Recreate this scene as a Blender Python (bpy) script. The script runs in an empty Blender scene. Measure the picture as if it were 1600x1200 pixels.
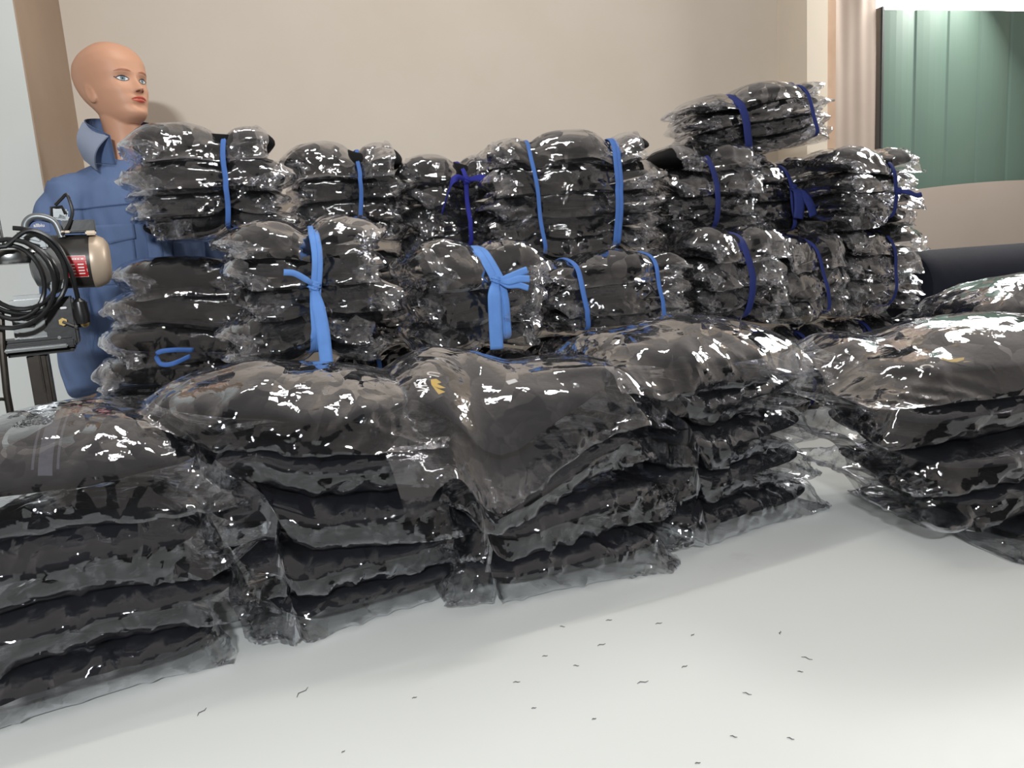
import bpy, bmesh, math, random
import numpy as np
from mathutils import Vector, Matrix

SC = bpy.context.scene
COL = SC.collection
PI = math.pi
TZ = 0.75                      # height of the table top above the floor

# ---------------------------------------------------------------- camera, world, lights
def make_camera():
    p, r = math.radians(9.8), math.radians(3.85)
    fwd = Vector((0, math.cos(p), -math.sin(p)))
    right = Vector((1, 0, 0)); up = right.cross(fwd)
    R = right*math.cos(r) - up*math.sin(r)*-1
    R = right*math.cos(r) + up*math.sin(r)*-1
    U = up*math.cos(r) + right*math.sin(r)
    m = Matrix((R, U, -fwd)).transposed().to_4x4()
    m.translation = (0, 0, TZ+0.55)
    cd = bpy.data.cameras.new('camera'); co = bpy.data.objects.new('camera', cd)
    COL.objects.link(co); co.matrix_world = m
    cd.sensor_width = 36; cd.lens = 36*1209/1600; cd.clip_start = 0.02
    SC.camera = co
make_camera()

w = bpy.data.worlds.new('world'); SC.world = w; w.use_nodes = True
bg = w.node_tree.nodes['Background']
bg.inputs[0].default_value = (1.0, 0.90, 0.81, 1); bg.inputs[1].default_value = 0.46

def area(name, loc, target, sx, sy, power, col):
    l = bpy.data.lights.new(name, 'AREA'); l.shape = 'RECTANGLE'; l.size = sx; l.size_y = sy
    l.energy = power; l.color = col
    o = bpy.data.objects.new(name, l); COL.objects.link(o); o.location = loc
    o.rotation_euler = (Vector(target)-Vector(loc)).to_track_quat('-Z', 'Y').to_euler()
    return o
area('lamp_behind_camera', (-0.05, -1.35, 2.1), (-0.4, 2.0, 1.0), 0.26, 0.07, 80, (0.95, 0.98, 1.0))
area('ceiling_tube_back', (-0.1, 1.95, 3.05), (0.1, 1.5, 0.75), 1.3, 0.06, 17, (1.0, 0.97, 0.92))
area('daylight_transom', (2.08, 3.32, 2.42), (0.9, 2.0, 1.2), 1.3, 0.3, 52, (1.0, 0.97, 0.92))

SC.view_settings.view_transform = 'Standard'; SC.view_settings.look = 'None'
SC.view_settings.gamma = 1; SC.view_settings.use_curve_mapping = False
SC.view_settings.exposure = 0.0

# ---------------------------------------------------------------- materials
def srgb(r, g, b):
    f = lambda c: (c/255/12.92) if c/255 <= 0.04045 else ((c/255+0.055)/1.055)**2.4
    return (f(r), f(g), f(b), 1)

class NT:
    def __init__(s, name):
        s.m = bpy.data.materials.new(name); s.m.use_nodes = True
        s.t = s.m.node_tree; s.t.nodes.clear()
        s.out = s.t.nodes.new('ShaderNodeOutputMaterial')
    def n(s, typ, _in=None, **kw):
        x = s.t.nodes.new(typ)
        for k, v in kw.items(): setattr(x, k, v)
        for k, v in (_in or {}).items():
            if isinstance(v, bpy.types.NodeSocket): s.t.links.new(v, x.inputs[k])
            else: x.inputs[k].default_value = v
        return x
    def math(s, op, a, b=0.0, clamp=False):
        x = s.n('ShaderNodeMath', {0: a, 1: b}, operation=op); x.use_clamp = clamp
        return x.outputs[0]
    def coord(s): return s.n('ShaderNodeTexCoord').outputs['Object']
    def noise(s, scale, detail=3, vec=None, rough=0.5, dist=0.0):
        return s.n('ShaderNodeTexNoise', {'Vector': vec or s.coord(), 'Scale': scale, 'Detail': detail, 'Roughness': rough, 'Distortion': dist})
    def ramp(s, fac, stops):
        r = s.n('ShaderNodeValToRGB', {0: fac}); e = r.color_ramp.elements
        while len(e) < len(stops): e.new(0.5)
        for el, (p, c) in zip(e, stops): el.position = p; el.color = c
        return r.outputs[0]
    def mix(s, fac, a, b):
        x = s.n('ShaderNodeMix', data_type='RGBA')
        for sock, v in ((x.inputs[0], fac), (x.inputs[6], a), (x.inputs[7], b)):
            if isinstance(v, bpy.types.NodeSocket): s.t.links.new(v, sock)
            else: sock.default_value = v
        return x.outputs[2]
    def bump(s, h, strength, dist=0.002):
        return s.n('ShaderNodeBump', {'Height': h, 'Strength': strength, 'Distance': dist}).outputs[0]
    def bsdf(s, color, rough=0.5, metal=0.0, normal=None, spec=0.5, **kw):
        d = {'Base Color': color, 'Roughness': rough, 'Metallic': metal, 'Specular IOR Level': spec}
        d.update(kw)
        if normal is not None: d['Normal'] = normal
        b = s.n('ShaderNodeBsdfPrincipled', d)
        s.t.links.new(b.outputs[0], s.out.inputs[0]); return s.m

M = {}
def simple(name, rgb, rough=0.5, metal=0.0, nscale=0, nstr=0.2, spec=0.5, var=0.0):
    t = NT(name); c = srgb(*rgb)
    nz = t.noise(nscale or 30, 4)
    col = c
    if var: col = t.mix(nz.outputs[0], tuple(x*(1-var) for x in c[:3])+(1,), tuple(min(1, x*(1+var)) for x in c[:3])+(1,))
    nm = t.bump(nz.outputs[0], nstr) if nscale else None
    M[name] = t.bsdf(col, rough, metal, nm, spec)
    return M[name]

def film_mat(name, f0=0.045, rough=0.045, gain=1.3, milk=0.005, s1=17, k1=0.26, s2=42, k2=0.30, pw=2.2):
    """thin clear polythene: transparent, faceted by creases, with a mirror-like sheen that grows at grazing angles"""
    t = NT(name); v = t.coord()
    def vm(op, a, b=None, sc=None):
        d = {0: a}
        if b is not None: d[1] = b
        if sc is not None: d['Scale'] = sc
        return t.n('ShaderNodeVectorMath', d, operation=op).outputs[0]
    warp = vm('SCALE', vm('SUBTRACT', t.noise(6, 3, v).outputs['Color'], (0.5, 0.5, 0.5)), sc=0.16)
    vv = vm('ADD', v, warp)
    st = t.n('ShaderNodeMapping', {0: vv, 2: (0.4, 0.2, 0.6), 3: (1.0, 0.55, 0.8)}).outputs[0]
    c1 = t.n('ShaderNodeTexVoronoi', {'Vector': st, 'Scale': s1}, feature='F1').outputs['Color']
    c2 = t.n('ShaderNodeTexVoronoi', {'Vector': vv, 'Scale': s2}, feature='F1').outputs['Color']
    mask = t.ramp(t.noise(8, 2, v).outputs[0], [(0.42, (0, 0, 0, 1)), (0.55, (1, 1, 1, 1))])
    d1 = vm('SCALE', vm('SUBTRACT', c1, (0.5, 0.5, 0.5)), sc=k1)
    d2 = vm('SCALE', vm('MULTIPLY', vm('SUBTRACT', c2, (0.5, 0.5, 0.5)), mask), sc=k2)
    nrm = t.n('ShaderNodeNewGeometry').outputs['Normal']
    nm = vm('NORMALIZE', vm('ADD', vm('ADD', nrm, d1), d2))
    nz = t.noise(90, 3, v)
    nm = t.n('ShaderNodeBump', {'Height': nz.outputs[0], 'Strength': 0.12, 'Distance': 0.004, 'Normal': nm}).outputs[0]
    lw = t.n('ShaderNodeLayerWeight', {'Blend': 0.5, 'Normal': nm})
    f5 = t.math('POWER', lw.outputs['Facing'], pw)
    fr = t.math('MINIMUM', t.math('MULTIPLY', t.math('ADD', t.math('MULTIPLY', f5, 1-f0), f0), gain), 0.72)
    tr = t.n('ShaderNodeBsdfTransparent', {0: (0.97, 0.975, 0.98, 1)})
    df = t.n('ShaderNodeBsdfDiffuse', {0: (0.8, 0.82, 0.85, 1), 'Normal': nm})
    base = t.n('ShaderNodeMixShader', {0: milk, 1: tr.outputs[0], 2: df.outputs[0]})
    gl = t.n('ShaderNodeBsdfGlossy', {0: (0.95, 0.96, 1.0, 1), 'Roughness': rough, 'Normal': nm})
    mx = t.n('ShaderNodeMixShader', {0: fr, 1: base.outputs[0], 2: gl.outputs[0]})
    t.t.links.new(mx.outputs[0], t.out.inputs[0])
    M[name] = t.m
film_mat('film')
film_mat('film_tight', f0=0.05, rough=0.05, gain=1.3, milk=0.008, s1=24, k1=0.48, s2=60, k2=0.4)

def cloth_mat(name, rgb, weave=900, rough=0.85):
    t = NT(name); v = t.coord()
    nz = t.noise(14, 4, v)
    c = srgb(*rgb)
    col = t.mix(nz.outputs[0], tuple(x*0.65 for x in c[:3])+(1,), tuple(x*1.35 for x in c[:3])+(1,))
    wv = t.n('ShaderNodeTexWave', {'Vector': v, 'Scale': weave, 'Distortion': 1.0})
    nm = t.bump(t.math('ADD', nz.outputs[0], t.math('MULTIPLY', wv.outputs[0], 0.05)), 0.4, 0.006)
    M[name] = t.bsdf(col, rough, 0, nm, 0.2)
cloth_mat('navy_cloth', (12, 13, 19))
cloth_mat('black_cloth', (11, 11, 13))
cloth_mat('black_roll', (30, 33, 43), 500)
cloth_mat('light_blue_tape', (96, 138, 202), 400, 0.7)
cloth_mat('mid_blue_tape', (70, 106, 170), 400, 0.7)
cloth_mat('royal_blue_tape', (42, 46, 132), 400, 0.7)
cloth_mat('navy_tape', (36, 46, 100), 400, 0.7)

def wall_mat(name, rgb, rgb2):
    t = NT(name); v = t.coord()
    a = t.noise(1.3, 5, v, 0.6); b = t.noise(9, 4, v)
    f = t.ramp(a.outputs[0], [(0.35, (0, 0, 0, 1)), (0.7, (1, 1, 1, 1))])
    col = t.mix(f, srgb(*rgb), srgb(*rgb2))
    nm = t.bump(b.outputs[0], 0.15, 0.004)
    M[name] = t.bsdf(col, 0.75, 0, nm, 0.2)
wall_mat('wall_paint', (208, 199, 187), (202, 191, 178))
wall_mat('white_paint', (206, 210, 208), (200, 203, 200))
wall_mat('cream_paint', (224, 214, 196), (216, 205, 190))
wall_mat('ceiling_paint', (215, 210, 200), (205, 200, 190))
wall_mat('curtain_plastic', (176, 163, 152), (164, 150, 140))
wall_mat('shade_brown', (170, 150, 132), (156, 136, 118))
wall_mat('unseen_wall_dark', (78, 74, 70), (66, 62, 58))
wall_mat('chipped_paint', (205, 180, 160), (150, 120, 96))
wall_mat('pattern_paper', (184, 172, 162), (178, 166, 155))
def door_mat():
    t = NT('green_metal'); v = t.coord(); n = t.noise(3, 4, v)
    col = t.mix(n.outputs[0], srgb(90, 114, 104), srgb(102, 126, 114))
    M['green_metal'] = t.bsdf(col, 0.45, 0, t.bump(n.outputs[0], 0.05, 0.01), 0.5)
door_mat()
def glow_mat():
    t = NT('daylight')
    e = t.n('ShaderNodeEmission', {0: (1.0, 0.97, 0.92, 1), 1: 6.0}); t.t.links.new(e.outputs[0], t.out.inputs[0]); M['daylight'] = t.m
glow_mat()
wall_mat('concrete', (120, 116, 110), (104, 100, 96))

def table_mat():
    t = NT('table_laminate'); v = t.coord()
    a = t.noise(2.2, 4, v); b = t.noise(40, 3, v)
    col = t.mix(a.outputs[0], srgb(205, 208, 206), srgb(196, 199, 197))
    sm = t.ramp(t.noise(7, 5, v, 0.7).outputs[0], [(0.66, (0, 0, 0, 1)), (0.8, (1, 1, 1, 1))])
    col = t.mix(t.math('MULTIPLY', sm, 0.25), col, srgb(160, 155, 150))
    r = t.math('ADD', t.math('MULTIPLY', b.outputs[0], 0.08), 0.42)
    M['table_laminate'] = t.bsdf(col, r, 0, t.bump(a.outputs[0], 0.03, 0.01), 0.25)
table_mat()
simple('door_edge', (62, 66, 66), 0.5)
simple('steel', (150, 152, 152), 0.28, 1.0, 60, 0.05, var=0.1)
simple('cast_grey', (120, 124, 126), 0.42, 0.6, 50, 0.1, var=0.15)
simple('dark_steel', (62, 58, 54), 0.35, 0.9, 60, 0.08, var=0.2)
simple('black_paint', (22, 22, 23), 0.38, 0, 80, 0.1)
simple('motor_shell', (44, 42, 40), 0.45, 0, 80, 0.1)
simple('rubber', (20, 21, 23), 0.33, 0, 60, 0.05)
simple('cap_beige', (182, 165, 146), 0.42, 0.3, 50, 0.06)
simple('red_plate', (178, 32, 38), 0.4, 0, 0)
simple('white_ink', (225, 222, 218), 0.6)
simple('gold_thread', (196, 160, 52), 0.6)
simple('brass', (190, 165, 110), 0.3, 0.9)
simple('badge_blue', (52, 78, 128), 0.5)
simple('zip_teeth', (48, 49, 60), 0.45)
simple('tag_white', (215, 217, 220), 0.6)

# ---------------------------------------------------------------- object helpers
def tag(o, label=None, cat=None, group=None, kind=None):
    if label: o['label'] = label
    if cat: o['category'] = cat
    if group: o['group'] = group
    if kind: o['kind'] = kind
    return o
def empty(name, loc=(0, 0, 0), parent=None, rz=0.0):
    o = bpy.data.objects.new(name, None); COL.objects.link(o)
    o.location = loc; o.rotation_euler = (0, 0, rz); o.parent = parent; o.empty_display_size = 0.05
    return o
def mesh_obj(name, V, F, mat, parent=None, smooth=True):
    me = bpy.data.meshes.new(name)
    me.from_pydata(np.asarray(V, float).tolist() if not isinstance(V, list) else V, [], F)
    if smooth: me.shade_smooth()
    o = bpy.data.objects.new(name, me); COL.objects.link(o); o.parent = parent
    for mm in (mat if isinstance(mat, (list, tuple)) else [mat]): me.materials.append(mm)
    return o
class MB:
    """collects boxes, tubes and lathes into one mesh"""
    def __init__(s): s.bm = bmesh.new()
    def box(s, c, size, rot=None, bev=0.0):
        r = bmesh.ops.create_cube(s.bm, size=1.0); vs = r['verts']
        if bev:
            for v in vs: v.co = Vector((v.co.x*size[0], v.co.y*size[1], v.co.z*size[2]))
            es = list({e for v in vs for e in v.link_edges})
            rb = bmesh.ops.bevel(s.bm, geom=es, offset=bev, segments=2, affect='EDGES')
            vs = list({v for f in rb['faces'] for v in f.verts} | {v for v in vs if v.is_valid})
            mt = Matrix.Translation(c) @ (rot.to_4x4() if rot else Matrix.Identity(4))
        else:
            mt = Matrix.Translation(c) @ (rot.to_4x4() if rot else Matrix.Identity(4)) @ Matrix.Diagonal((*size, 1))
        bmesh.ops.transform(s.bm, matrix=mt, verts=vs); return s
    def tube(s, pts, r, seg=10, cap=True):
        pts = [Vector(p) for p in pts]; n = len(pts)
        rs = r if isinstance(r, (list, tuple)) else [r]*n
        rings = []; ref = None
        for i in range(n):
            d = (pts[min(i+1, n-1)]-pts[max(i-1, 0)]).normalized()
            if ref is None: ref = Vector((0, 0, 1)) if abs(d.z) < 0.9 else Vector((1, 0, 0))
            a = (ref - d*ref.dot(d)).normalized(); b = d.cross(a); ref = a
            rings.append([s.bm.verts.new(pts[i]+(a*math.cos(q)+b*math.sin(q))*rs[i]) for q in [2*PI*k/seg for k in range(seg)]])
        for i in range(n-1):
            for k in range(seg):
                s.bm.faces.new((rings[i][k], rings[i][(k+1) % seg], rings[i+1][(k+1) % seg], rings[i+1][k]))
        if cap:
            s.bm.faces.new(rings[0][::-1]); s.bm.faces.new(rings[-1])
        return s
    def lathe(s, prof, origin, axis, seg=28):
        """prof: (distance along axis, radius)"""
        ax = Vector(axis).normalized(); o = Vector(origin)
        return s.tube([o+ax*p for p, _ in prof], [q for _, q in prof], seg)
    def build(s, name, mat, parent=None, smooth=True, angle=35):
        bmesh.ops.recalc_face_normals(s.bm, faces=s.bm.faces)
        me = bpy.data.meshes.new(name); s.bm.to_mesh(me); s.bm.free()
        if smooth:
            me.shade_smooth(); me.set_sharp_from_angle(angle=math.radians(angle))
        o = bpy.data.objects.new(name, me); COL.objects.link(o); o.parent = parent
        me.materials.append(mat); return o

# ---------------------------------------------------------------- setting
def slab(name, c, size, mat, kind='structure'):
    o = MB().box(c, size).build(name, mat, smooth=False); o['kind'] = kind; return o
slab('floor', (0, 1.0, -0.05), (7, 6, 0.1), M['concrete'])
RY = math.radians(14)          # the room stands turned against the camera
RC = Vector((-1.305, 2.30, 0)) # front corner of the white pier on the left
def room(a, b, z=0.0):          # a along the back wall from the pier's corner, b towards the wall
    return Vector((RC.x+a*math.cos(RY)-b*math.sin(RY), RC.y+a*math.sin(RY)+b*math.cos(RY), z))
ROT = Matrix.Rotation(RY, 3, 'Z')
def rslab(name, a0, a1, b0, b1, z0, z1, mat, kind='structure', bev=0.0):
    c = room((a0+a1)/2, (b0+b1)/2, (z0+z1)/2)
    o = MB().box(c, (a1-a0, b1-b0, z1-z0), ROT, bev).build(name, mat, smooth=bool(bev))
    if kind: o['kind'] = kind
    return o
rslab('floor', -3.0, 5.5, -5.6, 1.5, -0.1, 0.0, M['concrete'])
rslab('wall_left', -1.2, 0, 0, 0.56, 0, 3.2, M['white_paint'])
rslab('pier_side_shade', 0.0, 0.004, 0.002, 0.48, 0, 3.2, M['shade_brown'])       # added strip, shade on the pier's side put into its brown
rslab('wall_back', -0.1, 2.72, 0.48, 0.68, 0, 3.2, M['wall_paint'])
rslab('wall_rear_unseen', -3.0, 5.5, -5.7, -5.6, 0, 3.2, M['unseen_wall_dark'])  # unseen wall behind the camera, added dark so the film reflects gloom
rslab('trim_1', 2.706, 2.80, 0.28, 0.68, 0, 3.2, M['cream_paint'])           # pier beside the doorway
o = rslab('trim_2', 2.80, 2.86, 0.31, 0.68, 0, 3.2, M['chipped_paint'])         # its chipped edge
rslab('wall_right', 4.6, 4.8, -1.0, 0.7, 0, 3.2, M['wall_paint'])
rslab('wall_above_door', 2.86, 4.6, 0.36, 0.56, 2.55, 3.2, M['wall_paint'])
# green ribbed metal door with a gap of daylight over it
def ribbed_door():
    a0, a1, b0, z0, z1 = 3.10, 4.58, 0.33, 0.02, 2.168
    prof = []; a = a0; k = 0; p = 0.165
    while a < a1-1e-6:
        for da, db in ((0.0, 0), (0.03, -0.003), (0.06, -0.005), (0.09, -0.005), (0.12, -0.003), (0.145, 0.0), (0.150, 0.005), (0.157, 0.005)):
            if a+da < a1: prof.append((a+da, b0+db))
        a += p
    prof.append((a1, b0))
    V, F = [], []
    for d in (0.0, 0.012):
        for a, b in prof:
            for z in (z0, z1): V.append(tuple(room(a, b+d, z)))
    n = len(prof)
    for l in range(2):
        o = l*2*n
        for i in range(n-1):
            q = [o+2*i, o+2*i+2, o+2*i+3, o+2*i+1]; F.append(q if l == 0 else q[::-1])
    F += [[1+2*i, 3+2*i, 2*n+3+2*i, 2*n+1+2*i] for i in range(n-1)]
    return mesh_obj('door_1', V, F, M['green_metal'], smooth=False)
d = ribbed_door(); d['kind'] = 'structure'
def door_frame():
    m = MB()
    m.box(room(3.092, 0.345, 1.09), (0.016, 0.05, 2.18), ROT, 0.004)
    return m.build('door_frame', M['door_edge'], d)
door_frame()
MB().box(room(3.82, 0.45, 2.37), (1.5, 0.01, 0.36), ROT).build('window_1', M['daylight'], smooth=False)['kind'] = 'structure'
rslab('trim_3', 3.07, 4.6, 0.40, 0.44, 2.172, 2.19, M['cream_paint'])

# ---------------------------------------------------------------- polybag simulation
def _solve(A, B, L, k, kc):
    d = B-A
    l = np.sqrt((d*d).sum(-1, keepdims=True))+1e-9
    e = (l-L)/l
    c = np.where(e > 0, k, kc)*0.5*e*d
    A += c; B -= c

def simulate(seed, ga, gb, gc, mx=0.014, my=0.006, nu=70, nv=58, steps=130, press=0.9, tuck=0.0, slack=0.75, slackx=None, nxy=6.0, m=1.9, gfit=0.965, lumps=1.0, crease=1.0):
    """A sealed clear bag (two sheets welded at their rim) settling round a soft folded garment.
    Returns film verts / faces and garment verts / faces, standing on z = 0."""
    rs = np.random.RandomState(seed)
    W = 2*ga+(slack if slackx is None else slackx)*gc+2*mx; D = 2*gb+slack*gc+2*my
    u = np.linspace(-W/2, W/2, nu); v = np.linspace(-D/2, D/2, nv)
    hx, hy = u[1]-u[0], v[1]-v[0]; hd = math.hypot(hx, hy)
    U, Vv = np.meshgrid(u, v)
    X = np.zeros((2, nv, nu, 3))
    bumpf = np.clip(1-np.abs(U/(W/2))**6, 0, 1)*np.clip(1-np.abs(Vv/(D/2))**6, 0, 1)
    def smooth_noise(n, amp):
        g = rs.randn(nv, nu)
        for _ in range(n):
            p = np.pad(g, 1, mode='edge')
            g = (p[1:-1, :-2]+p[1:-1, 2:]+p[:-2, 1:-1]+p[2:, 1:-1]+p[1:-1, 1:-1])/5
        return g/(g.std()+1e-9)*amp
    for k, sg in ((0, 1), (1, -1)):
        X[k, :, :, 0] = U*0.985+smooth_noise(6, 0.002); X[k, :, :, 1] = Vv*0.985+smooth_noise(6, 0.002)
        X[k, :, :, 2] = gc+sg*gc*1.15*bumpf**0.5+smooth_noise(3, 0.0015)
    V = np.zeros_like(X)
    # garment: lumpy superellipsoid
    lump = [(rs.uniform(-.7, .7)*ga, rs.uniform(-.7, .7)*gb, rs.uniform(0.03, 0.06), lumps*rs.uniform(-.16, .2)) for _ in range(6)]
    def gz(x, y):
        s = np.ones_like(x)
        for lx, ly, lr, la in lump: s = s+la*np.exp(-((x-lx)**2+(y-ly)**2)/lr**2)
        return s
    def field(P):
        x, y = P[..., 0], P[..., 1]; z = (P[..., 2]-gc)/(gc*np.where(P[..., 2] > gc, gz(x, y), 1.0))
        r = (np.abs(x/ga)**nxy+np.abs(y/gb)**nxy)
        return (r**(m/nxy)+np.abs(z)**m)**(1/m), r
    dt = 1/60.0
    tail = np.exp(-((U+W/2)/0.05)**2)*rs.uniform(-1, 1)+np.exp(-((U-W/2)/0.05)**2)*rs.uniform(-1, 1)
    pull = smooth_noise(8, 1.0)
    for it in range(steps):
        # outward normals
        gx = np.gradient(X, axis=2); gy = np.gradient(X, axis=1)
        N = np.cross(gx, gy); N /= np.sqrt((N*N).sum(-1, keepdims=True))+1e-9
        N[1] *= -1
        acc = N*press*(1.0 if it < steps*0.6 else 0.35)
        acc[..., 2] -= 0.7
        # the loose rim gets crumpled a little sideways and up/down
        rim = np.clip((np.abs(U/(W/2))**8+np.abs(Vv/(D/2))**8), 0, 1)
        acc[..., 2] += rim*(2.0*pull+4*tail)*(it < steps*0.5)
        acc[..., 0] -= np.sign(U)*np.abs(U/(W/2))**6*tuck
        V = (V+acc*dt)*0.90
        Xo = X.copy(); X += V*dt
        for _ in range(3):
            for h, ax in ((hx, 2), (hy, 1)):
                for o in (0, 1):
                    n = (X.shape[ax]-o)//2*2+o
                    sa = [slice(None)]*3; sb = [slice(None)]*3
                    sa[ax] = slice(o, n, 2); sb[ax] = slice(o+1, n, 2)
                    A = X[tuple(sa)]; B = X[tuple(sb)]
                    q = min(A.shape[ax], B.shape[ax]); cut = [slice(None)]*3; cut[ax] = slice(0, q)
                    _solve(A[tuple(cut)], B[tuple(cut)], h, 1.0, 0.35)
            for o in (0, 1):
                r2 = (nv-1-o)//2*2
                a = X[:, o:o+r2:2]; b = X[:, o+1:o+1+r2:2]
                q = min(a.shape[1], b.shape[1]); a = a[:, :q]; b = b[:, :q]
                _solve(a[:, :, :-1], b[:, :, 1:], hd, 0.6, 0.12)
                _solve(a[:, :, 1:], b[:, :, :-1], hd, 0.6, 0.12)
            # bending, two apart
            for s0 in (0, 1):
                _solve(X[:, :, s0:nu-2:4], X[:, :, s0+2:nu:4], 2*hx, 0.0, 0.18) if X[:, :, s0:nu-2:4].shape == X[:, :, s0+2:nu:4].shape else None
                _solve(X[:, s0:nv-2:4], X[:, s0+2:nv:4], 2*hy, 0.0, 0.18) if X[:, s0:nv-2:4].shape == X[:, s0+2:nv:4].shape else None
            f, r = field(X)
            ins = f < 1.0
            if ins.any():
                k = (1.0/np.maximum(f, 0.05))
                P = X.copy(); P[..., 2] -= gc
                # push mostly up / down, sideways only near the garment's rim
                side = np.clip((r-0.55)/0.45, 0, 1)[..., None]
                tgt = P*k[..., None]
                zt = gc*np.where(P[..., 2] > 0, gz(X[..., 0], X[..., 1]), 1.0)*np.clip(1-np.clip(r, 0, 1)**(m/nxy), 0, 1)**(1/m)
                sgn = np.where(np.arange(2)[:, None, None] == 0, 1, -1)
                vert = P.copy(); vert[..., 2] = sgn*np.abs(zt)
                new = tgt*side+vert*(1-side); new[..., 2] += gc
                X[ins] = new[ins]
            low = X[..., 2] < 0.001
            X[..., 2][low] = 0.001
            # the two sheets do not cross
            c = X[0, :, :, 2] < X[1, :, :, 2]+0.0008
            mid = (X[0, :, :, 2]+X[1, :, :, 2])/2
            X[0, :, :, 2][c] = mid[c]+0.0004; X[1, :, :, 2][c] = mid[c]-0.0004
            for s in ((slice(None), 0), (slice(None), -1), (0, slice(None)), (-1, slice(None))):
                w_ = (X[0][s]+X[1][s])/2; X[0][s] = w_; X[1][s] = w_
        V = (X-Xo)/dt
        np.clip(V, -0.8, 0.8, out=V)
    # creases: ridges running in from the sealed rim, and long pulls from the corners
    gx = np.gradient(X, axis=2); gy = np.gradient(X, axis=1)
    N = np.cross(gx, gy); N /= np.sqrt((N*N).sum(-1, keepdims=True))+1e-9; N[1] *= -1
    for k in (0, 1):
        disp = np.zeros((nv, nu))
        for side in range(4):
            d = (Vv+D/2, D/2-Vv, U+W/2, W/2-U)[side]; sc = U if side < 2 else Vv; L_ = W if side < 2 else D
            for _ in range(int(crease*L_/0.027)):
                c = rs.uniform(-0.5, 0.5)*L_; sl = rs.uniform(-0.9, 0.9); wd = rs.uniform(0.008, 0.024); ln = rs.uniform(0.012, 0.040); am = rs.uniform(0.002, 0.0065)*(1 if rs.rand() < 0.75 else -0.5)
                e = (d/ln)*np.exp(1-d/ln)
                disp += am*np.clip(1-np.abs(sc-c-sl*d)/(wd*(0.6+6*d)), 0, 1)*e
        for _ in range(int(crease*5)):
            cx_, cy_ = rs.choice([-1, 1])*W/2*rs.uniform(0.6, 1), rs.choice([-1, 1])*D/2*rs.uniform(0.6, 1); an = math.atan2(-cy_, -cx_)+rs.uniform(-0.6, 0.6)
            al = (U-cx_)*math.cos(an)+(Vv-cy_)*math.sin(an); ac = -(U-cx_)*math.sin(an)+(Vv-cy_)*math.cos(an)
            ln = rs.uniform(0.10, 0.24); e = np.clip(al/ln, 0, 1)*np.clip(1-al/ln, 0, 1)*4
            disp += rs.uniform(0.002, 0.006)*np.clip(1-np.abs(ac)/(0.006+0.10*np.clip(al, 0, 1)), 0, 1)*e
        rimf = np.minimum.reduce([Vv+D/2, D/2-Vv, U+W/2, W/2-U]); disp *= np.clip(rimf/0.008, 0, 1)
        X[k] += N[k]*disp[..., None]
    rp = rs.uniform(0, 6.28, 4)
    wob = 0.0018*crease*(np.sin(U*70+rp[0])+np.sin(U*131+rp[1])+np.sin(Vv*83+rp[2]))*np.exp(-np.minimum.reduce([Vv+D/2, D/2-Vv, U+W/2, W/2-U])/0.012)
    X[..., 2] = np.maximum(X[..., 2]+wob, 0.0008)
    # film mesh
    idx0 = np.arange(nu*nv).reshape(nv, nu); idx1 = idx0.copy()
    idx1[1:-1, 1:-1] = nu*nv+np.arange((nu-2)*(nv-2)).reshape(nv-2, nu-2)
    FV = np.concatenate([X[0].reshape(-1, 3), X[1, 1:-1, 1:-1].reshape(-1, 3)])
    q = lambda i: np.stack([i[:-1, :-1], i[:-1, 1:], i[1:, 1:], i[1:, :-1]], -1).reshape(-1, 4)
    FF = np.concatenate([q(idx0), q(idx1)[:, ::-1]]).tolist()
    # garment mesh
    na, nb = 44, 22
    th = np.linspace(0, 2*PI, na, endpoint=False); ph = np.linspace(-PI/2, PI/2, nb)
    TH, PH = np.meshgrid(th, ph)
    sp = lambda a, e: np.sign(a)*np.abs(a)**e
    cx, cy = sp(np.cos(TH), 2/nxy), sp(np.sin(TH), 2/nxy); cz = sp(np.sin(PH), 2/m); cr = sp(np.cos(PH), 2/m)
    GX, GY = gfit*ga*cr*cx, gfit*gb*cr*cy
    GZ = gc+0.95*gc*cz*np.where(cz > 0, gz(GX, GY), 1.0)
    # fold line running round the garment's side
    GV = np.stack([GX, GY, GZ], -1).reshape(-1, 3)
    gi = np.arange(na*nb).reshape(nb, na); gj = np.roll(gi, -1, 1)
    GF = np.stack([gi[:-1], gj[:-1], gj[1:], gi[1:]], -1).reshape(-1, 4).tolist()
    return dict(FV=FV, FF=FF, GV=GV, GF=GF, ga=ga, gb=gb, gc=gc, fld=field)

# ---------------------------------------------------------------- height map the bags settle on
RES = 0.01; HX0, HY0 = -2.0, 0.2
H = np.zeros((320, 440))       # heights above the table top, rows = y
def blur(a, n):
    for _ in range(n):
        p = np.pad(a, 1, mode='edge')
        a = (p[:-2, 1:-1]+2*p[1:-1, 1:-1]+p[2:, 1:-1])/4
        p = np.pad(a, 1, mode='edge')
        a = (p[1:-1, :-2]+2*p[1:-1, 1:-1]+p[1:-1, 2:])/4
    return a
def dilate(a, n):
    for _ in range(n):
        p = np.pad(a, 1, mode='edge')
        a = np.max([p[i:i+a.shape[0], j:j+a.shape[1]] for i in range(3) for j in range(3)], 0)
    return a
def bilin(a, x, y):
    fx = np.clip(x, 0, a.shape[1]-1.001); fy = np.clip(y, 0, a.shape[0]-1.001)
    i, j = fx.astype(int), fy.astype(int); p, q = fx-i, fy-j
    return a[j, i]*(1-p)*(1-q)+a[j, i+1]*p*(1-q)+a[j+1, i]*(1-p)*q+a[j+1, i+1]*p*q
def splat(Hm, P, x0, y0):
    i = np.clip(((P[:, 0]-x0)/RES).round().astype(int), 0, Hm.shape[1]-1)
    j = np.clip(((P[:, 1]-y0)/RES).round().astype(int), 0, Hm.shape[0]-1)
    np.maximum.at(Hm, (j, i), P[:, 2])
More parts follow.
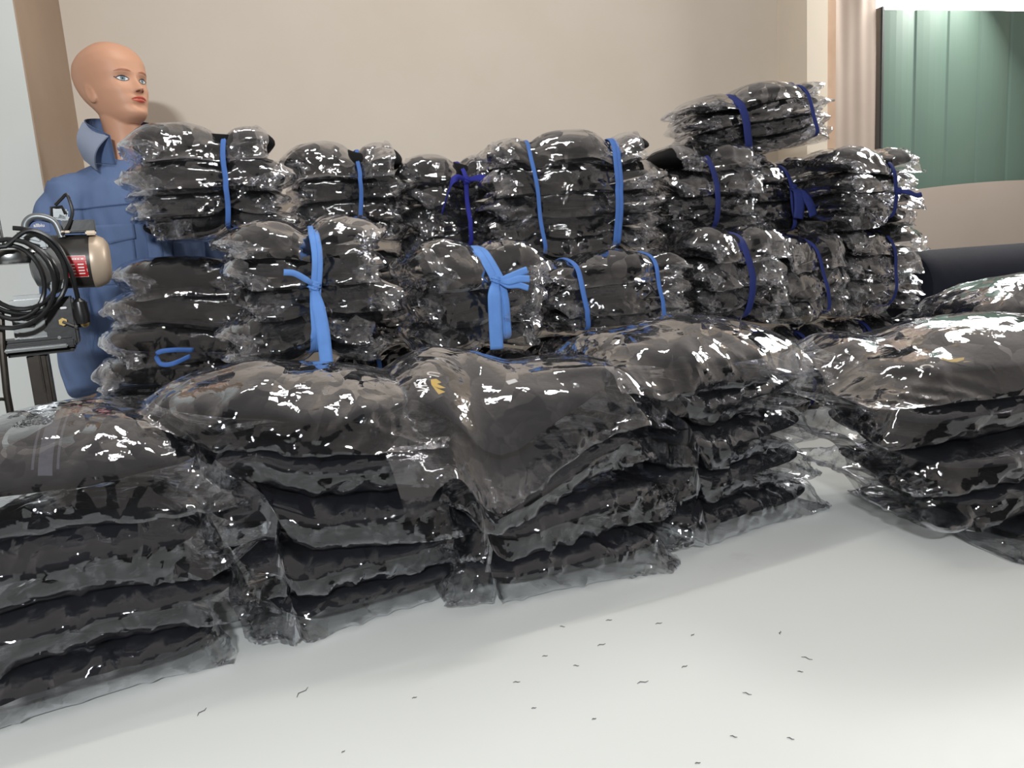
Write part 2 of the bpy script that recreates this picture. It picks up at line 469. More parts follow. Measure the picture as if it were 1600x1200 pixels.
def settle(Hm, x0, y0, bag, cx, cy, yaw, sx=1, sy=1, sz=1, drop=0.014, rise=0.018, gap=0.002, tilt=(0, 0), sag=6, flat=0.0, nosink=True):
    c, s = math.cos(yaw), math.sin(yaw)
    def tw(P):
        Q = np.empty_like(P); x, y = P[:, 0]*sx, P[:, 1]*sy
        Q[:, 0] = cx+x*c-y*s; Q[:, 1] = cy+x*s+y*c; Q[:, 2] = P[:, 2]*sz+x*tilt[0]+y*tilt[1]; return Q
    FV, GV = tw(bag['FV']), tw(bag['GV'])
    if flat:                    # pressed flat on top by what lies on it
        t = 2*bag['gc']*sz*flat
        for P in (FV, GV):
            hi = P[:, 2] > t
            P[hi, 2] = t+(P[hi, 2]-t)*0.3
    core = GV
    base = np.median(bilin(Hm, (core[:, 0]-x0)/RES, (core[:, 1]-y0)/RES))
    S = np.clip(Hm, base-drop, base+rise)
    if base < 0.01: S = np.clip(Hm, 0, rise)
    S = np.maximum(blur(dilate(S, 1), sag), S if base < 0.01 else 0)
    for P in (FV, GV):
        P[:, 2] += bilin(S, (P[:, 0]-x0)/RES, (P[:, 1]-y0)/RES)+gap
    Hs = np.maximum(blur(dilate(Hm, 1), 2), 0)
    for P in (FV, GV) if nosink else ():          # nothing sinks into the pile below
        hb = bilin(Hs, (P[:, 0]-x0)/RES, (P[:, 1]-y0)/RES)+0.0015-P[:, 2]
        k = (hb > 0) & (hb < 0.035) & (hb+P[:, 2] > 0.002)
        P[k, 2] += hb[k]
    top = FV.copy(); top = top[top[:, 2] > -1]
    T = np.full_like(Hm, -1.0); splat(T, np.concatenate([top, GV]), x0, y0)
    T = np.where(T < 0, np.where(dilate(T, 1) > 0, dilate(T, 1), -1), T)
    np.maximum(Hm, T, out=Hm)
    return FV, GV

# ---------------------------------------------------------------- front stacks of bagged garments
def cutting_table():
    r = empty('cutting_table', room(1.7, -1.2, 0))
    tag(r, 'large white laminate cutting table under all the stacked garment bags', 'table')
    tm = MB().box(room(1.7, -1.24, TZ-0.02), (4.6, 2.42, 0.04), ROT, 0.004).build('table_top', M['table_laminate'], None)
    legs = [MB().box(room(a, b, (TZ-0.04)/2), (0.07, 0.07, TZ-0.04), ROT, 0.004).build('leg', M['dark_steel'], None) for a in (-0.5, 1.7, 3.9) for b in (-2.35, -0.13)]
    for o in [tm]+legs:
        o.parent = r; o.matrix_parent_inverse = Matrix.Translation(-r.location)
    return r
cutting_table()
BAGS = [simulate(11+i, 0.176+0.005*(i % 3), 0.146+0.005*(i % 2), 0.045+0.003*(i % 3), mx=0.004+0.005*(i % 3), my=0.001, slack=0.3+0.15*(i % 3), slackx=0.6+0.25*(i % 3), m=1.75, nxy=5.0, nu=84, nv=66) for i in range(8)]
BAGS += [simulate(41+i, 0.182, 0.165, 0.058, mx=0.014+0.01*(i % 2), my=0.006, slack=0.5+0.2*(i % 3), slackx=0.9, m=1.5, nxy=3.0, lumps=0.5, press=1.4, nu=92, nv=80, crease=1.25) for i in range(5)]

def package(b, cx, cy, yaw, label, group, mat='navy_cloth', zk=0.91, **kw):
    kw['sz'] = kw.get('sz', 1)*zk
    FV, GV = settle(H, HX0, HY0, BAGS[b], cx, cy, yaw, **kw)
    z0 = FV[:, 2].min()
    root = empty('garment_package', (cx, cy, TZ+z0), rz=0)
    tag(root, label, 'bagged garment', group)
    off = np.array([cx, cy, z0])
    g = mesh_obj('folded_garment', GV-off, BAGS[b]['GF'], M[mat], root)
    f = mesh_obj('plastic_bag', FV-off, BAGS[b]['FF'], M['film'], root)
    f.data.set_sharp_from_angle(angle=math.radians(24))
    return root, FV, GV
R = math.radians

PK = [  # stack, variant, x, y, yaw, flip, extra
]
def stack(rows):
    for i, (b, x, y, a, flip, kw, label, group) in enumerate(rows):
        kw = dict(kw)
        if i < len(rows)-1: kw.setdefault('flat', 0.82)
        if flip and 'tilt' in kw: kw['tilt'] = (-kw['tilt'][0], -kw['tilt'][1])
        yield package(b, x, y, R(a+(180 if flip else 0)), label, group, **kw)
GA, GB, GC_, GD, GE = ('bagged garments in the leftmost front stack', 'bagged garments in the second front stack', 'bagged garments in the third front stack',
                       'bagged garments in the fourth front stack', 'bagged garments in the big right stack')
A = list(stack([
 (0, -0.645, 1.045, 31, 0, dict(sz=1.05), 'lowest black bagged garment of the leftmost front stack, lying on the white table', GA),
 (3, -0.625, 1.07, 30, 1, dict(sz=1.05, sx=1.05), 'black bagged garment second from the table in the leftmost front stack', GA),
 (5, -0.655, 1.06, 27, 0, dict(sz=1.15), 'black bagged garment just under the top bag of the leftmost front stack', GA),
 (8, -0.66, 1.10, 24, 1, dict(sz=1.2, sx=1.08, sy=1.05), 'bulging top bag of the leftmost front stack, zip showing through clear film', GA)]))
B = list(stack([
 (2, -0.275, 1.255, 31, 0, dict(sz=0.85), 'lowest bagged garment of the second front stack, on the table', GB),
 (6, -0.305, 1.225, 30, 1, dict(sz=0.95), 'bagged garment second from the table in the second front stack', GB),
 (4, -0.305, 1.215, 12, 0, dict(), 'middle bagged garment of the second front stack from the left', GB),
 (7, -0.315, 1.225, 14, 1, dict(sz=0.9), 'bagged garment right under the puffed top bag of the second front stack', GB),
 (9, -0.355, 1.245, 3, 0, dict(sx=1.13, sy=1.05, sz=0.95), 'puffed clear bag crowning the second front stack, blue tape behind it', GB)]))
C = list(stack([
 (5, 0.03, 1.31, 19, 0, dict(), 'lowest bagged garment of the third front stack, on the table', GC_),
 (1, 0.03, 1.32, 23, 1, dict(tilt=(0.10, 0)), 'bagged garment second from the table in the third front stack', GC_),
 (3, 0.005, 1.315, 30, 0, dict(tilt=(0.20, 0.0), sx=1.05, drop=0.06, rise=0.05, nosink=False), 'slanting smooth black bag under the top bag of the third front stack', GC_),
 (10, -0.03, 1.33, 30, 1, dict(tilt=(0.22, -0.02), sx=1.15, sy=1.05, drop=0.08, rise=0.08, nosink=False), 'slanting top bag of the third front stack with white and gold lettering', GC_)]))
D = list(stack([
 (4, 0.36, 1.49, 31, 0, dict(sx=1.1), 'lowest bagged garment of the fourth front stack, on the table, clear tip at right', GD),
 (2, 0.35, 1.50, 30, 1, dict(sx=1.05, sz=0.9, tilt=(0.03, 0)), 'bagged garment second from the table in the fourth front stack', GD),
 (7, 0.36, 1.50, 33, 0, dict(sz=0.9, tilt=(0.05, 0)), 'middle bagged garment of the fourth front stack', GD),
 (6, 0.34, 1.50, 31, 1, dict(sz=0.95, tilt=(0.05, 0)), 'bagged garment right under the top bag of the fourth front stack', GD),
 (11, 0.335, 1.53, 27, 0, dict(sx=1.2, sy=1.12, sz=0.95), 'wide glaring top bag of the fourth front stack with tiny gold mark', GD)]))
E_ = list(stack([
 (0, 0.995, 1.42, 16, 0, dict(sx=1.4, sy=1.5, sz=0.8, nosink=False), 'lowest wide bagged garment of the big right stack, clear corner on the table', GE),
 (2, 0.935, 1.45, 12, 1, dict(sx=1.45, sy=1.4, sz=0.85, nosink=False), 'bagged garment second from the table in the big right stack', GE),
 (5, 0.920, 1.44, 9, 0, dict(sx=1.5, sy=1.4, sz=0.9, nosink=False), 'bagged garment third from the table in the big right stack', GE),
 (7, 0.885, 1.46, 7, 1, dict(sx=1.5, sy=1.4, sz=0.95, nosink=False), 'bagged garment just below the top of the big right stack, white glints', GE),
 (12, 0.895, 1.49, 6, 0, dict(sx=1.55, sy=1.4, sz=0.85, nosink=False), 'wide top bag of the big right stack with gold emblem and glare', GE)]))
GF_ = 'bagged garments in the stack behind the big right stack'
F_ = list(stack([(b, 1.36+0.01*i, 2.02, 10, i % 2, dict(sx=1.45, sy=1.1, sz=0.98), l, GF_) for i, (b, l) in enumerate([
 (1, 'lowest bagged garment of the stack hidden behind the big right stack'), (4, 'bagged garment second from the table behind the big right stack'),
 (6, 'middle bagged garment of the stack behind the big right stack'), (2, 'bagged garment right under the top one behind the big right stack'),
 (5, 'topmost bag behind the big right stack, its film glaring white')])]))

# ---------------------------------------------------------------- tied bundles
BB = [simulate(101+i, 0.150+0.004*(i % 3), 0.112+0.005*(i % 2), 0.034+0.003*(i % 3), mx=0.022+0.008*(i % 3), my=0.006+0.004*(i % 2),
               slack=1.1+0.25*(i % 3), nu=62, nv=42, nxy=4.5, m=2.1, tuck=2.0, gfit=0.87, crease=0.5) for i in range(8)]
def hull2(P):
    P = sorted(map(tuple, P)); 
    def half(pts):
        h = []
        for p in pts:
            while len(h) > 1 and (h[-1][0]-h[-2][0])*(p[1]-h[-2][1])-(h[-1][1]-h[-2][1])*(p[0]-h[-2][0]) <= 0: h.pop()
            h.append(p)
        return h
    return half(P)[:-1]+half(P[::-1])[:-1]
def strip(path, wdir, wd, th=0.0016, closed=False, wds=None):
    """ribbon of width wd along wdir, following path; path points are 3-D"""
    n = len(path); V, F = [], []
    path = [np.array(p, float) for p in path]
    for i in range(n):
        t = path[(i+1) % n if closed else min(i+1, n-1)]-path[i-1 if closed else max(i-1, 0)]
        t /= np.linalg.norm(t)+1e-9
        wv = np.array(wdir[i] if isinstance(wdir, list) else wdir, float); wv = wv-t*(wv@t); wv /= np.linalg.norm(wv)+1e-9
        nn = np.cross(t, wv); q = (wds[i] if wds else wd)/2
        for a, b in ((-q, -th/2), (-q*0.5, th*0.6), (0, th*0.2), (q*0.5, th*0.9), (q, -th/2), (q, -th*1.2), (-q, -th*1.2)):
            V.append(path[i]+wv*a+nn*b)
    k = 7
    for i in range(n if closed else n-1):
        j = (i+1) % n
        for s in range(k): F.append([i*k+s, i*k+(s+1) % k, j*k+(s+1) % k, j*k+s])
    if not closed: F += [list(range(k))[::-1], [(n-1)*k+s for s in range(k)]]
    return V, F
def bez(pts, n=14):
    """smooth curve through the points"""
    pts = [np.array(p, float) for p in pts]; P = [2*pts[0]-pts[1]]+pts+[2*pts[-1]-pts[-2]]; out = []
    for i in range(1, len(P)-2):
        for k in range(n):
            t = k/n
            out.append(0.5*(2*P[i]+(P[i+1]-P[i-1])*t+(2*P[i-1]-5*P[i]+4*P[i+1]-P[i+2])*t*t+(3*P[i]-P[i-1]-3*P[i+1]+P[i+2])*t**3))
    return out+[pts[-1]]

UN = 'garment bundles in the hidden lower tier'
def bundle(seed, pos, yaw, n, height, ribs, label, group='garment bundles tied with blue tape', sx=1.0, sy=1.0, pinch=0.22, pitch=0.0, roll=0.0,
           mat='black_cloth', order=None, jit=0.012):
    if group == UN: sx *= 0.80; sy *= 0.74
    rs = np.random.RandomState(seed)
    L = np.zeros((90, 130)); bags = []
    for i in range(n):
        b = BB[order[i] if order else rs.randint(len(BB))]
        FV, GV = settle(L, -0.65, -0.45, b, rs.uniform(-jit, jit), rs.uniform(-jit, jit), R(rs.uniform(-6, 6)+(180 if rs.rand() < 0.5 else 0)),
                        sx=1.12*sx*rs.uniform(0.95, 1.06), sy=1.12*sy*rs.uniform(0.94, 1.08), sz=rs.uniform(0.85, 1.12), drop=0.02, rise=0.02, sag=4,
                        flat=0.85 if i < n-1 else 0.0)
        bags.append([b, FV, GV])
    top = max(GV[:, 2].max() for _, _, GV in bags); k = height/top
    zc = height*0.5
    n1 = rs.uniform(0, 6.28, 6); f1 = rs.uniform(50, 150, 6)
    for bg_ in bags:
        for P in bg_[1:]:
            P[:, 2] *= k
            for r in ribs:
                d = P[:, 0]-r['x']
                g = np.exp(-(d/0.05)**2); g2 = np.exp(-(d/0.022)**2)
                pz = r.get('pinch', pinch)
                P[:, 2] = zc+(P[:, 2]-zc)*(1-pz*(0.55*g+0.45*g2))
                P[:, 1] *= 1-0.10*g-0.05*g2
                # gathers running into the tie
                g3 = np.exp(-(d/0.075)**2)*(1-0.6*g2)
                wv = sum(np.sin(P[:, 2]*f1[q]*1.6+n1[q]+P[:, 0]*8) for q in range(3))/3
                wy = sum(np.sin(P[:, 1]*f1[q+3]*1.3+n1[q+3]) for q in range(3))/3
                P[:, 1] += 0.006*g3*wv; P[:, 2] += 0.005*g3*wy
    z0 = min(FV[:, 2].min() for _, FV, _ in bags)
    root = empty('garment_bundle', (pos[0], pos[1], TZ+pos[2]))
    root.rotation_euler = (roll, pitch, yaw)
    tag(root, label, 'bundle of garments', group)
    for b, FV, GV in bags:
        FV[:, 2] -= z0; GV[:, 2] -= z0
        f = mesh_obj('plastic_bag', FV, b['FF'], M['film_tight'], root); f.data.set_sharp_from_angle(angle=math.radians(32))
        mesh_obj('folded_garment', GV, b['GF'], M[mat], f)
    allF = np.concatenate([np.concatenate([FV, GV]) for _, FV, GV in bags])
    for r in ribs:
        m_ = M[r['mat']]; wd = r.get('w', 0.013)
        sel = allF[np.abs(allF[:, 0]-r['x']) < 0.012]
        if len(sel) < 8: continue
        h = np.array(hull2(sel[:, 1:3])); c = h.mean(0)
        # even out and pull in slightly
        seg = np.linalg.norm(np.roll(h, -1, 0)-h, axis=1); cum = np.concatenate([[0], seg.cumsum()])
        tt = np.linspace(0, cum[-1], 56, endpoint=False); hc = np.vstack([h, h[:1]])
        q = np.stack([np.interp(tt, cum, hc[:, a]) for a in (0, 1)], 1)
        for _ in range(2): q = (np.roll(q, 1, 0)+2*q+np.roll(q, -1, 0))/4
        q = c+(q-c)*(1+0.004/np.linalg.norm(q-c, axis=1, keepdims=True))
        lean = r.get('lean', 0.0)
        path = [(r['x']+lean*(p[1]-c[1])+0.002*math.sin(i*0.7), p[0], p[1]) for i, p in enumerate(q)]
        V, F = strip(path, (1, 0, 0), wd, closed=True)
        tie = mesh_obj('tape_tie', V, F, m_, root)
        if r.get('double'):
            V, F = strip([(x+wd*0.75, y*1.005, z) for x, y, z in path], (1, 0, 0.15), wd*0.8, closed=True)
            mesh_obj('second_turn', V, F, m_, tie)
        if 'knot' in r:
            kz = r['knot']*height; front = [p for p in path if p[1] < c[0]]
            kp = min(front, key=lambda p: abs(p[2]-kz)); kp = np.array(kp)+(0, -0.006, 0)
            mb = MB(); bm = mb.bm
            bmesh.ops.create_icosphere(bm, subdivisions=3, radius=1.0)
            for v in bm.verts:
                d = 1+0.16*math.sin(9*v.co.z+5*v.co.x)
                v.co = Vector((v.co.x*0.013*d, v.co.y*0.009*d, v.co.z*0.011*d))+Vector(kp)
            mb.build('knot', m_, tie)
            for tl in r.get('tails', []):
                pts = bez([kp+np.array(o) for o in tl['o']], 8)
                ws = [tl.get('w', wd)*(0.45+0.55*min(1, i/(len(pts)*0.35))) for i in range(len(pts))]
                V, F = strip(pts, tl.get('wd', (0.8, 0.0, 0.6)), wd, wds=ws)
                mesh_obj('tape_end', V, F, m_, tie)
    return root
LB, MBL, RB, NB = 'light_blue_tape', 'mid_blue_tape', 'royal_blue_tape', 'navy_tape'
# loose stack at the far left, under the first tied bundle
LO = [(-0.87, 1.78, 14), (-0.84, 1.80, 24), (-0.82, 1.84, 10), (-0.79, 1.86, 20), (-0.77, 1.90, 12), (-0.755, 1.92, 26), (-0.74, 1.95, 16), (-0.72, 1.98, 20)]
LL = ['lowest loose bag of the untied far left pile, clear corner sticking out', 'loose bag second from the table in the untied far left pile',
      'loose bag third from the table in the untied far left pile', 'middle loose bag of the untied far left pile',
      'loose bag with a blue tape end peeping out, in the far left pile', 'loose bag beside the motor with the red plate, in the far left pile',
      'loose bag next to the top of the untied far left pile', 'topmost loose bag of the far left pile, right under a tied bundle']
for i, (x, y, a) in enumerate(LO):
    BAGS.append(BB[(i*3) % 8])
    pk_ = package(len(BAGS)-1, x-0.05, y, R(a+(180 if i % 2 else 0)), LL[i], 'loose bagged garments in the far left pile', zk=1.0, sx=1.2, sz=1.08, flat=0.9, mat='black_cloth')
    if i == 4:
        o_ = pk_[0]; c_ = np.array([-0.725, 1.66, TZ+0.375])-np.array(o_.location)
        V, F = strip(bez([c_+(0.03, 0.04, 0.005), c_+(0.0, 0.0, 0.012), c_+(-0.026, -0.012, 0.008), c_+(-0.022, -0.014, -0.014), c_+(0.004, -0.012, -0.016), c_+(0.03, 0.02, -0.006)], 6), (0.2, 0.3, 1), 0.010)
        mesh_obj('tape_end', V, F, M['mid_blue_tape'], o_)

UN = 'garment bundles in the hidden lower tier'
def T(o, w=None, wd=(0.8, 0, 0.6)):
    d = dict(o=o, wd=wd)
    if w: d['w'] = w
    return d
bundle(1, (-0.725, 2.0, 0.625), R(18), 4, 0.28, [dict(x=0.045, mat=MBL, w=0.012, lean=0.05)], 'tall tied bundle beside the mannequin, light blue tape, topmost at far left', sx=1.12)
bundle(2, (-0.42, 1.69, 0.0), R(18), 4, 0.34, [dict(x=0, mat=LB)], 'lower bundle hidden under the light blue bow bundle', UN)
bundle(3, (-0.42, 1.68, 0.345), R(19), 5, 0.31, [dict(x=0.0, mat=LB, w=0.013, double=1, lean=0.12, knot=0.50,
       tails=[T([(0, 0, 0), (-0.012, -0.012, 0.012), (-0.035, -0.012, 0.028), (-0.055, -0.008, 0.032)], 0.012, (0, 0, 1)),
              T([(0, 0, 0), (0.002, -0.012, -0.035), (0.006, -0.018, -0.09), (0.006, -0.02, -0.165)], 0.026, (1, 0, 0))])],
       'nearest tall tied bundle, light blue tape knotted with one long hanging end')
bundle(4, (-0.07, 1.86, 0.0), R(22), 4, 0.325, [dict(x=0, mat=LB)], 'lower bundle hidden under the bundle with the fanned bow', UN)
bundle(5, (-0.08, 1.85, 0.33), R(24), 3, 0.26, [dict(x=0.0, mat=LB, w=0.02, double=1, lean=-0.15, knot=0.62,
       tails=[T([(0, 0, 0), (0.02, -0.015, 0.004), (0.045, -0.02, 0.012), (0.068, -0.02, 0.018)], 0.016, (0, 0.2, 1)),
              T([(0, 0, 0), (0.02, -0.017, -0.004), (0.045, -0.024, 0.0), (0.07, -0.024, -0.002)], 0.016, (0, 0.2, 1)),
              T([(0, 0, 0), (0.02, -0.015, -0.012), (0.045, -0.02, -0.014), (0.068, -0.02, -0.022)], 0.014, (0, 0.2, 1)),
              T([(0, 0, 0), (-0.012, -0.014, -0.03), (-0.016, -0.018, -0.09), (-0.018, -0.02, -0.15)], 0.032, (1, 0, 0))])],
       'low bundle with a fanned light blue bow, right of the nearest tall bundle')
bundle(6, (-0.40, 2.29, 0.0), R(16), 4, 0.30, [dict(x=0, mat=MBL)], 'lowest hidden bundle behind the nearest tall bundle', UN)
bundle(7, (-0.41, 2.29, 0.305), R(16), 4, 0.285, [dict(x=0, mat=MBL)], 'hidden middle bundle behind the nearest tall bundle', UN)
bundle(8, (-0.43, 2.27, 0.595), R(15), 4, 0.285, [dict(x=0.025, mat=MBL, w=0.011, lean=0.06)], 'tied bundle on the back row between the far left bundle and the dark bow bundle')
bundle(9, (-0.14, 2.37, 0.0), R(18), 4, 0.27, [dict(x=0, mat=RB)], 'lowest hidden bundle under the dark blue bow bundle', UN)
bundle(10, (-0.14, 2.37, 0.275), R(18), 4, 0.26, [dict(x=0, mat=RB)], 'hidden middle bundle under the dark blue bow bundle', UN)
bundle(11, (-0.15, 2.36, 0.54), R(18), 4, 0.30, [dict(x=0.02, mat=RB, w=0.013, knot=0.70,
       tails=[T([(0, 0, 0), (0.03, -0.02, 0.004), (0.06, -0.025, -0.002), (0.085, -0.022, -0.006)], 0.02, (0, 0.3, 1)),
              T([(0, 0, 0), (-0.035, -0.02, 0.006), (-0.06, -0.025, -0.03), (-0.085, -0.028, -0.09)], 0.018, (0.5, 0.3, 1))])],
       'tied bundle with a royal blue bow, middle of the back row')
bundle(12, (0.20, 2.44, 0.0), R(10), 4, 0.29, [dict(x=0, mat=MBL)], 'lowest hidden bundle under the big two-tape bundle', UN, sx=1.2)
bundle(13, (0.22, 2.08, 0.0), R(14), 4, 0.325, [dict(x=0, mat=MBL)], 'hidden bundle under the flat two-tape bundle', UN, sx=1.05)
bundle(14, (0.27, 2.08, 0.33), R(14), 3, 0.205, [dict(x=-0.115, mat=MBL, w=0.013, pinch=.12, lean=-0.1), dict(x=0.10, mat=MBL, w=0.011, pinch=.14, lean=-0.05)],
       'flat bundle held by two light blue tapes, right of the fanned bow', sx=1.22)
bundle(15, (0.18, 2.50, 0.295), R(10), 3, 0.28, [dict(x=0, mat=MBL)], 'bundle wedged under the big two-tape bundle, mostly hidden', UN, sx=1.3)
bundle(16, (0.20, 2.29, 0.515), R(6), 5, 0.355, [dict(x=-0.115, mat=MBL, w=0.011, pinch=.14, lean=-0.08), dict(x=0.105, mat=MBL, w=0.013, pinch=.20, lean=0.05, double=1)],
       'big bulging bundle tied with two light blue tapes, centre of the back row', sx=1.5, sy=1.1)
bundle(17, (0.60, 2.24, 0.0), R(16), 4, 0.295, [dict(x=0, mat=NB)], 'hidden bundle under the small dark-taped bundle', UN)
bundle(18, (0.62, 2.23, 0.30), R(16), 4, 0.285, [dict(x=0.0, mat=NB, w=0.02)], 'lower bundle with one navy tape, right of the flat two-tape bundle', sx=0.9)
bundle(19, (0.60, 2.55, 0.0), R(16), 4, 0.30, [dict(x=0, mat=NB)], 'lowest hidden bundle behind the navy-taped bundle', UN)
bundle(20, (0.60, 2.55, 0.305), R(16), 4, 0.27, [dict(x=0, mat=NB)], 'hidden middle bundle behind the navy-taped bundle', UN)
bundle(21, (0.60, 2.42, 0.55), R(14), 4, 0.28, [dict(x=-0.01, mat=NB, w=0.017, lean=-0.05)], 'upper bundle with one navy tape, right of the big two-tape bundle')
bundle(22, (0.86, 2.38, 0.0), R(24), 4, 0.28, [dict(x=0, mat=NB)], 'hidden bundle under the slanting small bundle', UN, sx=0.85)
bundle(23, (0.86, 2.37, 0.285), R(24), 3, 0.265, [dict(x=0.02, mat=NB, w=0.013, lean=-0.1)], 'small slanting bundle with thin navy tape in the lower right row', sx=0.85)
bundle(24, (1.13, 2.52, 0.0), R(20), 4, 0.275, [dict(x=0, mat=NB)], 'hidden bundle under the rightmost lower bundle', UN)
bundle(25, (1.13, 2.51, 0.28), R(20), 4, 0.285, [dict(x=0.03, mat=NB, w=0.012, lean=0.1)], 'rightmost lower bundle with thin navy tape, before the fabric rolls')
bundle(26, (0.86, 2.56, 0.53), R(18), 4, 0.255, [dict(x=0.0, mat=NB, w=0.014, knot=0.62,
       tails=[T([(0, 0, 0), (0.004, -0.02, -0.02), (0.0, -0.03, -0.06), (-0.006, -0.032, -0.095)], 0.036, (1, 0, 0)),
              T([(0, 0, 0), (0.02, -0.02, -0.02), (0.04, -0.03, -0.055), (0.05, -0.032, -0.09)], 0.03, (1, 0, 0.2))])],
       'bundle with two wide navy tape ends hanging down its front')
bundle(27, (1.11, 2.49, 0.54), R(20), 4, 0.255, [dict(x=0.03, mat=NB, w=0.014, pinch=.3, knot=0.40,
       tails=[T([(0, 0, 0), (0.02, -0.02, -0.004), (0.045, -0.025, -0.014), (0.065, -0.025, -0.012)], 0.016, (0, 0.3, 1))])],
       'rightmost upper bundle with knotted navy tape and pointed clear tips')
bundle(28, (0.80, 2.52, 0.79), R(10), 4, 0.215, [dict(x=-0.075, mat=NB, w=0.024, pinch=.2, lean=-0.1), dict(x=0.15, mat=NB, w=0.012, pinch=.25, knot=0.97,
       tails=[T([(0, 0, 0), (0.02, -0.015, -0.01), (0.045, -0.02, -0.025)], 0.016, (0, 0.3, 1)),
              T([(0, 0, 0), (-0.03, 0.0, 0.012), (-0.06, 0.01, 0.014)], 0.016, (0, 1, 0.3))])],
       'topmost bundle of all, tied with two navy tapes, tilted up to the right', sx=1.45, pitch=R(-7))

# ---------------------------------------------------------------- marks and trims on the garments
from mathutils.bvhtree import BVHTree
def tree_of(pk, b):
    return BVHTree.FromPolygons([tuple(v) for v in pk[2]], BAGS[b]['GF'])
def glyph_pts(txt, size):
    cu = bpy.data.curves.new('t', 'FONT'); cu.body = txt; cu.size = size; cu.align_x = 'CENTER'; cu.align_y = 'CENTER'; cu.resolution_u = 3; cu.offset = size*0.02
    o = bpy.data.objects.new('t', cu); COL.objects.link(o)
    dg = bpy.context.evaluated_depsgraph_get(); me = bpy.data.meshes.new_from_object(o.evaluated_get(dg))
    bm = bmesh.new(); bm.from_mesh(me)
    bmesh.ops.triangulate(bm, faces=bm.faces); bmesh.ops.subdivide_edges(bm, edges=[e for e in bm.edges if e.calc_length() > size*0.2], cuts=2)
    V = [(v.co.x, v.co.y) for v in bm.verts]; F = [[v.index for v in f.verts] for f in bm.faces]
    bm.free(); bpy.data.objects.remove(o); bpy.data.curves.remove(cu); bpy.data.meshes.remove(me)
    return V, F
def decal(name, pk, b, V2, F, at, ang, mat, off=0.0022, d=(0, 0, -1), parent='folded_garment'):
    """lays flat shapes onto the garment, dropped along d"""
    bv = tree_of(pk, b); root = pk[0]
    c, s = math.cos(ang), math.sin(ang); D = Vector(d).normalized()
    ux = Vector((0, 0, 1)).cross(D)
    if ux.length < 1e-3: ux = Vector((1, 0, 0)); uy = Vector((0, 1, 0))
    else: ux = -ux.normalized()*-1; uy = Vector((0, 0, 1))
    out = []
    for x, y in V2:
        p = Vector(at)+ux*(x*c-y*s)+uy*(x*s+y*c)
        h, n, i, dist = bv.ray_cast(p-D*0.6, D)
        out.append((h-D*off) if h else None)
    good = [q for q in out if q is not None]
    if not good: print('decal missed', name, at); return None
    F = [f for f in F if all(out[k] is not None for k in f)]
    V = [q if q is not None else good[0] for q in out]
    par = [ch for ch in root.children if ch.name.startswith(parent)][0]
    o = mesh_obj(name, [tuple(q-Vector(root.location)+Vector((0, 0, TZ))) for q in V], F, M[mat], par)
    return o
def quad_grid(w, h, nx=6, ny=6):
    V = [(w*(i/nx-0.5), h*(j/ny-0.5)) for j in range(ny+1) for i in range(nx+1)]
    F = [[j*(nx+1)+i, j*(nx+1)+i+1, (j+1)*(nx+1)+i+1, (j+1)*(nx+1)+i] for j in range(ny) for i in range(nx)]
    return V, F
# zip on the leftmost top bag
V, F = quad_grid(0.016, 0.13, 2, 22)
decal('zip_tape', A[3], 8, V, F, (-0.615, 1.01, 0), R(18), 'zip_teeth')
for k in (-1, 1):
    V, F = quad_grid(0.003, 0.12, 1, 22)
    decal('stitch_line', A[3], 8, [(x+0.014*k, y) for x, y in V], F, (-0.615, 1.01, 0), R(18), 'zip_teeth')
# lettering and emblem on the slanting top bag
FD = (0.25, 0.62, -0.75)
V, F = glyph_pts('NZ', 0.026); decal('white_lettering', C[3], 10, V, F, (-0.128, 1.20, 0.318), R(62), 'white_ink', d=FD)
V, F = glyph_pts('U', 0.026); decal('white_lettering', C[3], 10, V, F, (-0.118, 1.215, 0.350), R(80), 'white_ink', d=FD)
gold = [(-0.026, -0.006), (-0.014, 0.006), (-0.008, -0.002), (0.0, 0.010), (0.008, 0.0), (0.016, 0.008), (0.027, 0.003), (0.022, -0.006), (0.004, -0.009)]
GFc = [[i, i+1, 8] for i in range(7)]+[[7, 8, 0]]
GFc = [[0, 1, 8], [1, 2, 8], [2, 3, 8], [3, 4, 8], [4, 5, 7], [5, 6, 7], [4, 7, 8]]
decal('gold_emblem', C[3], 10, gold, GFc, (-0.102, 1.20, 0.318), R(62), 'gold_thread', d=FD)
V, F = quad_grid(0.017, 0.011, 2, 2); decal('white_tag', C[3], 10, V, F, (0.0, 1.25, 0), R(25), 'tag_white')
V, F = glyph_pts('NZ', 0.013); decal('white_lettering', D[4], 11, V, F, (0.175, 1.49, 0), R(15), 'white_ink')
decal('gold_emblem', D[4], 11, [(x*0.4, y*0.4) for x, y in gold], GFc, (0.190, 1.495, 0), R(15), 'gold_thread')
V, F = glyph_pts('RZO', 0.028); decal('white_lettering', E_[4], 12, V, F, (0.715, 1.29, 0.290), R(50), 'white_ink', d=FD)
decal('gold_emblem', E_[4], 12, [(x*1.3, y*1.5) for x, y in gold], GFc, (0.757, 1.29, 0.312), R(38), 'gold_thread', d=FD)

